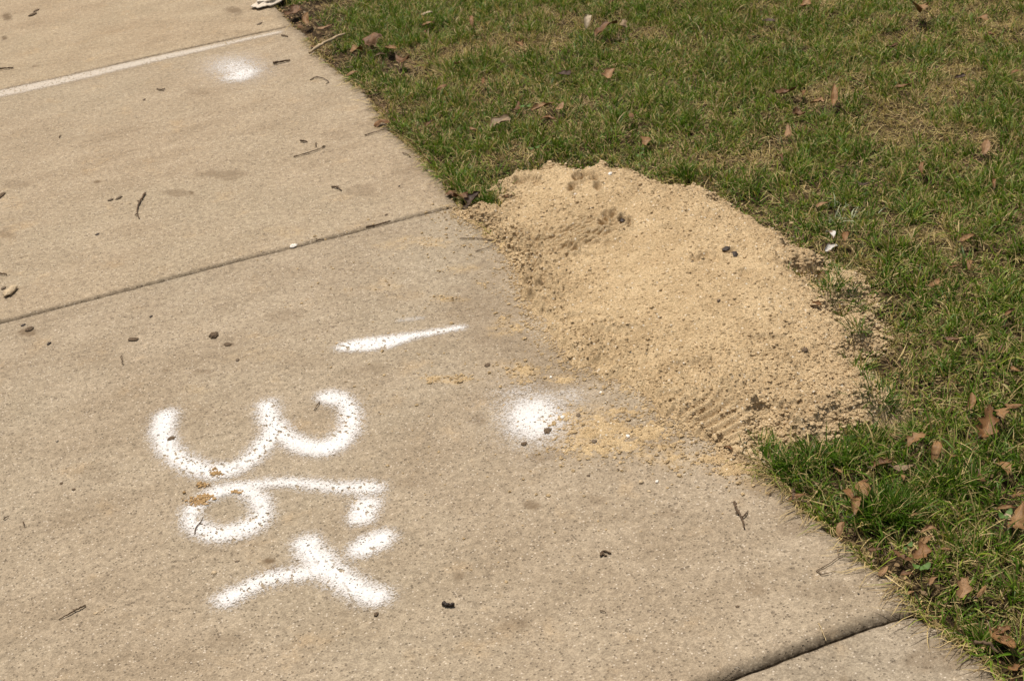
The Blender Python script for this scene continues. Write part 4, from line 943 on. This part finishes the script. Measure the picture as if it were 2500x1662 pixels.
# dry thatch lying flat
P = sample_lawn(480000, 311, -.008); g_ = greenness(P); b_ = bareness(P); P = P[(rg.random(len(P)) < np.clip(.95-.80*g_-.85*b_, .06, 1))]; P = P[reject(P, rg, .25)]
n = len(P); de = P[:, 0]-edge_x(P[:, 1]); az = rg.uniform(0, 6.28, n)+.0; az = np.where((de < .04) & (rg.random(n) < .5), np.pi+rg.normal(0, .9, n), az)
Ln = rg.uniform(.015, .055, n); th0 = rg.uniform(.7, 1.65, n); kap = rg.normal(.25, .8, n); wd = rg.uniform(.0010, .0022, n)
tt = rg.random((n, 1)); col = (straw_a+(straw_b-straw_a)*tt)*rg.uniform(.5, 1.25, (n, 1)); ol = rg.random(n) < .32; col[ol] = col[ol]*np.array([.60, .72, .42]); br = rg.random(n) < .09; col[br] = np.array([.13, .08, .04])*rg.uniform(.6, 1.5, (br.sum(), 1))
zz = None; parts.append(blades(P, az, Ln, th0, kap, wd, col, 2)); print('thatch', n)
# long bleached stems, mostly near the lower lawn edge
P = sample_lawn(34000, 321, -.006); de = P[:, 0]-edge_x(P[:, 1]); pr = .14+.95*np.exp(-np.maximum(de, 0)/.06)*sstep(.0, -.9, P[:, 1])+.20*np.exp(-np.maximum(de, 0)/.03); P = P[rg.random(len(P)) < pr]; P = P[reject(P, rg, .5)]
n = len(P); de = P[:, 0]-edge_x(P[:, 1]); az = rg.uniform(0, 6.28, n); az = np.where((de < .09) & (rg.random(n) < .7), np.pi+.25+rg.normal(0, .7, n), az)
Ln = rg.uniform(.035, .095, n); th0 = rg.uniform(.8, 1.5, n); kap = rg.normal(.35, .8, n); wd = rg.uniform(.0009, .0017, n); col = (straw_a+(straw_b-straw_a)*rg.uniform(.3, 1.15, (n, 1)))*1.05
parts.append(blades(P, az, Ln, th0, kap, wd, col, 3)); print('stems', n)
# dead stems combed over the slab edge
ne = 4000; y_ = rg.uniform(-2.1, 2.6, ne); w_ = (.12+.62*sstep(-.75, -1.0, y_))*sstep(.25, .65, vnoise(y_*11, y_*0, 8))*1.15; ok = rg.random(ne) < w_*.75; y_ = y_[ok]; n = len(y_)
P = np.column_stack([edge_x(y_)+np.abs(rg.normal(0, .016, n)), y_]); ok = reject(P, rg, .6); P = P[ok]; n = len(P); low = P[:, 1] < -.85
Ln = np.where(low, rg.uniform(.03, .085, n), rg.uniform(.015, .045, n)); az = np.pi+.15+rg.normal(0, .75, n); th0 = rg.uniform(.7, 1.4, n); kap = rg.normal(.5, .5, n)
t = rg.uniform(-.5, 1., (n, 1)); col = (straw_a+(straw_b-straw_a)*t)*.8; gg = rg.random(n) < .22; col[gg] = green_c*rg.uniform(.6, 1.1, (gg.sum(), 1))
parts.append(blades(P, az, Ln, th0, kap, rg.uniform(.0009, .0018, n), col, 6)); print('edge', n)
# grass tufts overhanging the sand edge
TU = [(1215,488,46,46,0,.9),(1190,470,40,40,0,1.),(2010,735,30,40,0,.9),(2045,690,24,26,0,.8),(2075,735,40,40,0,.8),(1150,478,24,26,0,1.),(1180,490,24,18,0,.9),(1130,440,40,40,0,1.),(1860,1085,46,60,1,.85),(1880,1125,50,70,1,1.0),(1930,1150,70,90,1,1.1),(2095,905,30,40,0,1.1),(2040,720,50,50,0,.9),(2020,745,40,40,0,.9),(2060,755,50,40,0,.9),(2000,670,20,20,0,.7),(2090,830,25,40,0,1.),(1925,700,10,10,0,.6),(1985,1120,60,90,1,1.1),(2050,1110,50,80,1,1.0),(2120,1060,46,50,1,.8),(2165,990,30,40,0,.8),(1680,430,20,26,0,1.1),(1670,420,20,20,0,1.),(2150,980,60,70,1,1.2),(2300,1180,60,90,1,1.3),(2160,1230,60,120,1,1.4),(2200,1250,60,120,1,1.3),(2130,1260,50,90,1,1.3),(2360,1180,60,80,1,1.1),(2400,1540,50,60,1,1.),(1240,440,1,2,0,.6)]
Ps, azs, Ls, th0s = [], [], [], []
for px, py, sp, nn, up, sc in TU:
    m = int(nn*2.2); q = rg.normal(0, .33, (m, 2))*sp*1.2; g = G(px+q[:, 0], py+q[:, 1]*.5, 0.); c = G(px, py)
    a = np.arctan2(g[:, 1]-c[1], g[:, 0]-c[0])+rg.normal(0, .8, m); Ps.append(g); azs.append(a); Ls.append(.045*sc*rg.uniform(.5, 1.2, m)); th0s.append(np.abs(rg.normal(.35, .25, m)))
P = np.vstack(Ps); az = np.concatenate(azs); Ln = np.concatenate(Ls); th0 = np.concatenate(th0s); ok = P[:, 0] > edge_x(P[:, 1])-.006; P, az, Ln, th0 = P[ok], az[ok], Ln[ok], th0[ok]
n = len(P); t = rg.random((n, 1)); col = green_a+(green_b-green_a)*t; dry = rg.random(n) < .15; col[dry] = straw_b*.9
sz, _ = sand_at(P); zb0 = np.maximum(lawn_z(P[:, 0], P[:, 1]), sz-.012)
parts.append(blades(P, az, Ln, th0, rg.uniform(.3, 1.5, n), rg.uniform(.0014, .0028, n), col, 4, z=zb0))
off = 0; Vs, Fs, Cs = [], [], []
for v, f, c in parts: Vs.append(v); Fs.append(f+off); Cs.append(c); off += len(v)
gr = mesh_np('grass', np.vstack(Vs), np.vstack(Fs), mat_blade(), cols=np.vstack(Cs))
tag(gr, 'patchy spring lawn of green blades mixed with straw coloured dead grass', 'grass', None, 'stuff')

# crumbled leaf litter along the slab edge (too many bits to count)
nl = 5200; yy_ = rg.uniform(-2.3, 2.8, nl); pp = .10+.75*sstep(1.5, 2.2, yy_)+.35*(vnoise(yy_*6, yy_*0, 55) > .6); yy_ = yy_[rg.random(nl) < pp]
P = np.column_stack([edge_x(yy_)+np.abs(rg.normal(0, .05, len(yy_)))-.004, yy_]); sz, sdd = sand_at(P); P = P[sdd < -.03]; n = len(P)
Lb = rg.uniform(.004, .015, n); wb = Lb*rg.uniform(.3, .8, n); a = rg.uniform(0, 6.28, n); zt = np.where(P[:, 0] < edge_x(P[:, 1])+.002, .0015, lawn_z(P[:, 0], P[:, 1])+rg.uniform(.001, .012, n))
q = np.array([[-.5, 0, 0], [-.1, -.5, .12], [.5, .1, .2], [.05, .5, .05]]); X = q[None, :, 0]*Lb[:, None]; Y = q[None, :, 1]*wb[:, None]; Z = q[None, :, 2]*Lb[:, None]*rg.uniform(0, 1.6, (n, 1))
V = np.stack([P[:, :1]+X*np.cos(a)[:, None]-Y*np.sin(a)[:, None], P[:, 1:]+X*np.sin(a)[:, None]+Y*np.cos(a)[:, None], zt[:, None]+Z], -1).reshape(-1, 3)
F = (np.arange(n)*4)[:, None]+np.array([[0, 1, 2, 3]]); cb = np.array([[.16, .085, .040], [.26, .15, .075], [.08, .045, .025], [.34, .23, .12]])[rg.integers(0, 4, n)]*rg.uniform(.6, 1.3, (n, 1))
lit = mesh_np('leaf_litter', V, F, mat_blade(), cols=np.repeat(cb, 4, 0)); tag(lit, 'crumbled brown leaf litter gathered along the sidewalk edge', 'leaf litter', None, 'stuff')

# ---------------------------------------------------------------- small broad-leaved weeds
m_weed = mat_leaf('weed_green', (.040, .088, .014), (.075, .14, .024))
def weed(px, py, r, k, label, seed):
    rg = np.random.default_rng(seed); c = G(px, py, .02); z0 = float(lawn_z(c[0], c[1]))
    e = bpy.data.objects.new('weed', None); COL.objects.link(e); e.location = (float(c[0]), float(c[1]), z0); e.empty_display_size = .01
    tag(e, label, 'weed')
    for j in range(k):
        a = 2*math.pi*j/k+rg.uniform(-.4, .4); R = r*mpp(px, py)*rg.uniform(.8, 1.15); h = .03+rg.uniform(0, .012)
        th = np.linspace(0, 2*np.pi, 14, endpoint=False); V = [[0, 0, 0]]; d0 = R*.95
        V = np.array([[d0, 0, -.001]]+[[d0+R*.75*math.cos(t), R*.62*math.sin(t), .002*math.cos(2*t)+.0015] for t in th]); F = [(0, 1+i, 1+(i+1) % 14) for i in range(14)]
        V[:, 2] += h+V[:, 0]*.25; Q = V.copy(); Q[:, 0] = V[:, 0]*math.cos(a)-V[:, 1]*math.sin(a); Q[:, 1] = V[:, 0]*math.sin(a)+V[:, 1]*math.cos(a)
        from_py('leaf', Q, F, m_weed, (0, 0, 0), e)
    Vt, Ft = tube([[0, 0, 0], [.002, 0, .015], [0, .001, .034]], [.0009, .0008, .0006], seed, 5, .1); from_py('stem', Vt, Ft, m_weed, (0, 0, 0), e)
weed(2249, 1382, 13, 3, 'green clover with three leaves near the bottom joint corner', 1)
weed(1306, 374, 9, 2, 'round light green weed leaf right behind the sand top', 2)
weed(1561, 386, 8, 2, 'small green weed above the back edge of the sand', 3)
weed(2456, 1270, 12, 3, 'broad-leaved green weed under the big leaf at the right edge', 4)
weed(2215, 1336, 9, 2, 'tiny green weed above the clover', 5)
weed(1283, 262, 9, 2, 'yellow green weed leaf inside the leaf cluster above the sand', 6)

print('tops', len([o for o in bpy.data.objects if o.parent is None]))
lb = {}
for o in bpy.data.objects:
    if o.parent is None and 'label' in o: lb.setdefault(o['label'], []).append(o.name)
print('dups', {k: v for k, v in lb.items() if len(v) > 1}, 'long', [k for k in lb if not 4 <= len(k.split()) <= 16])
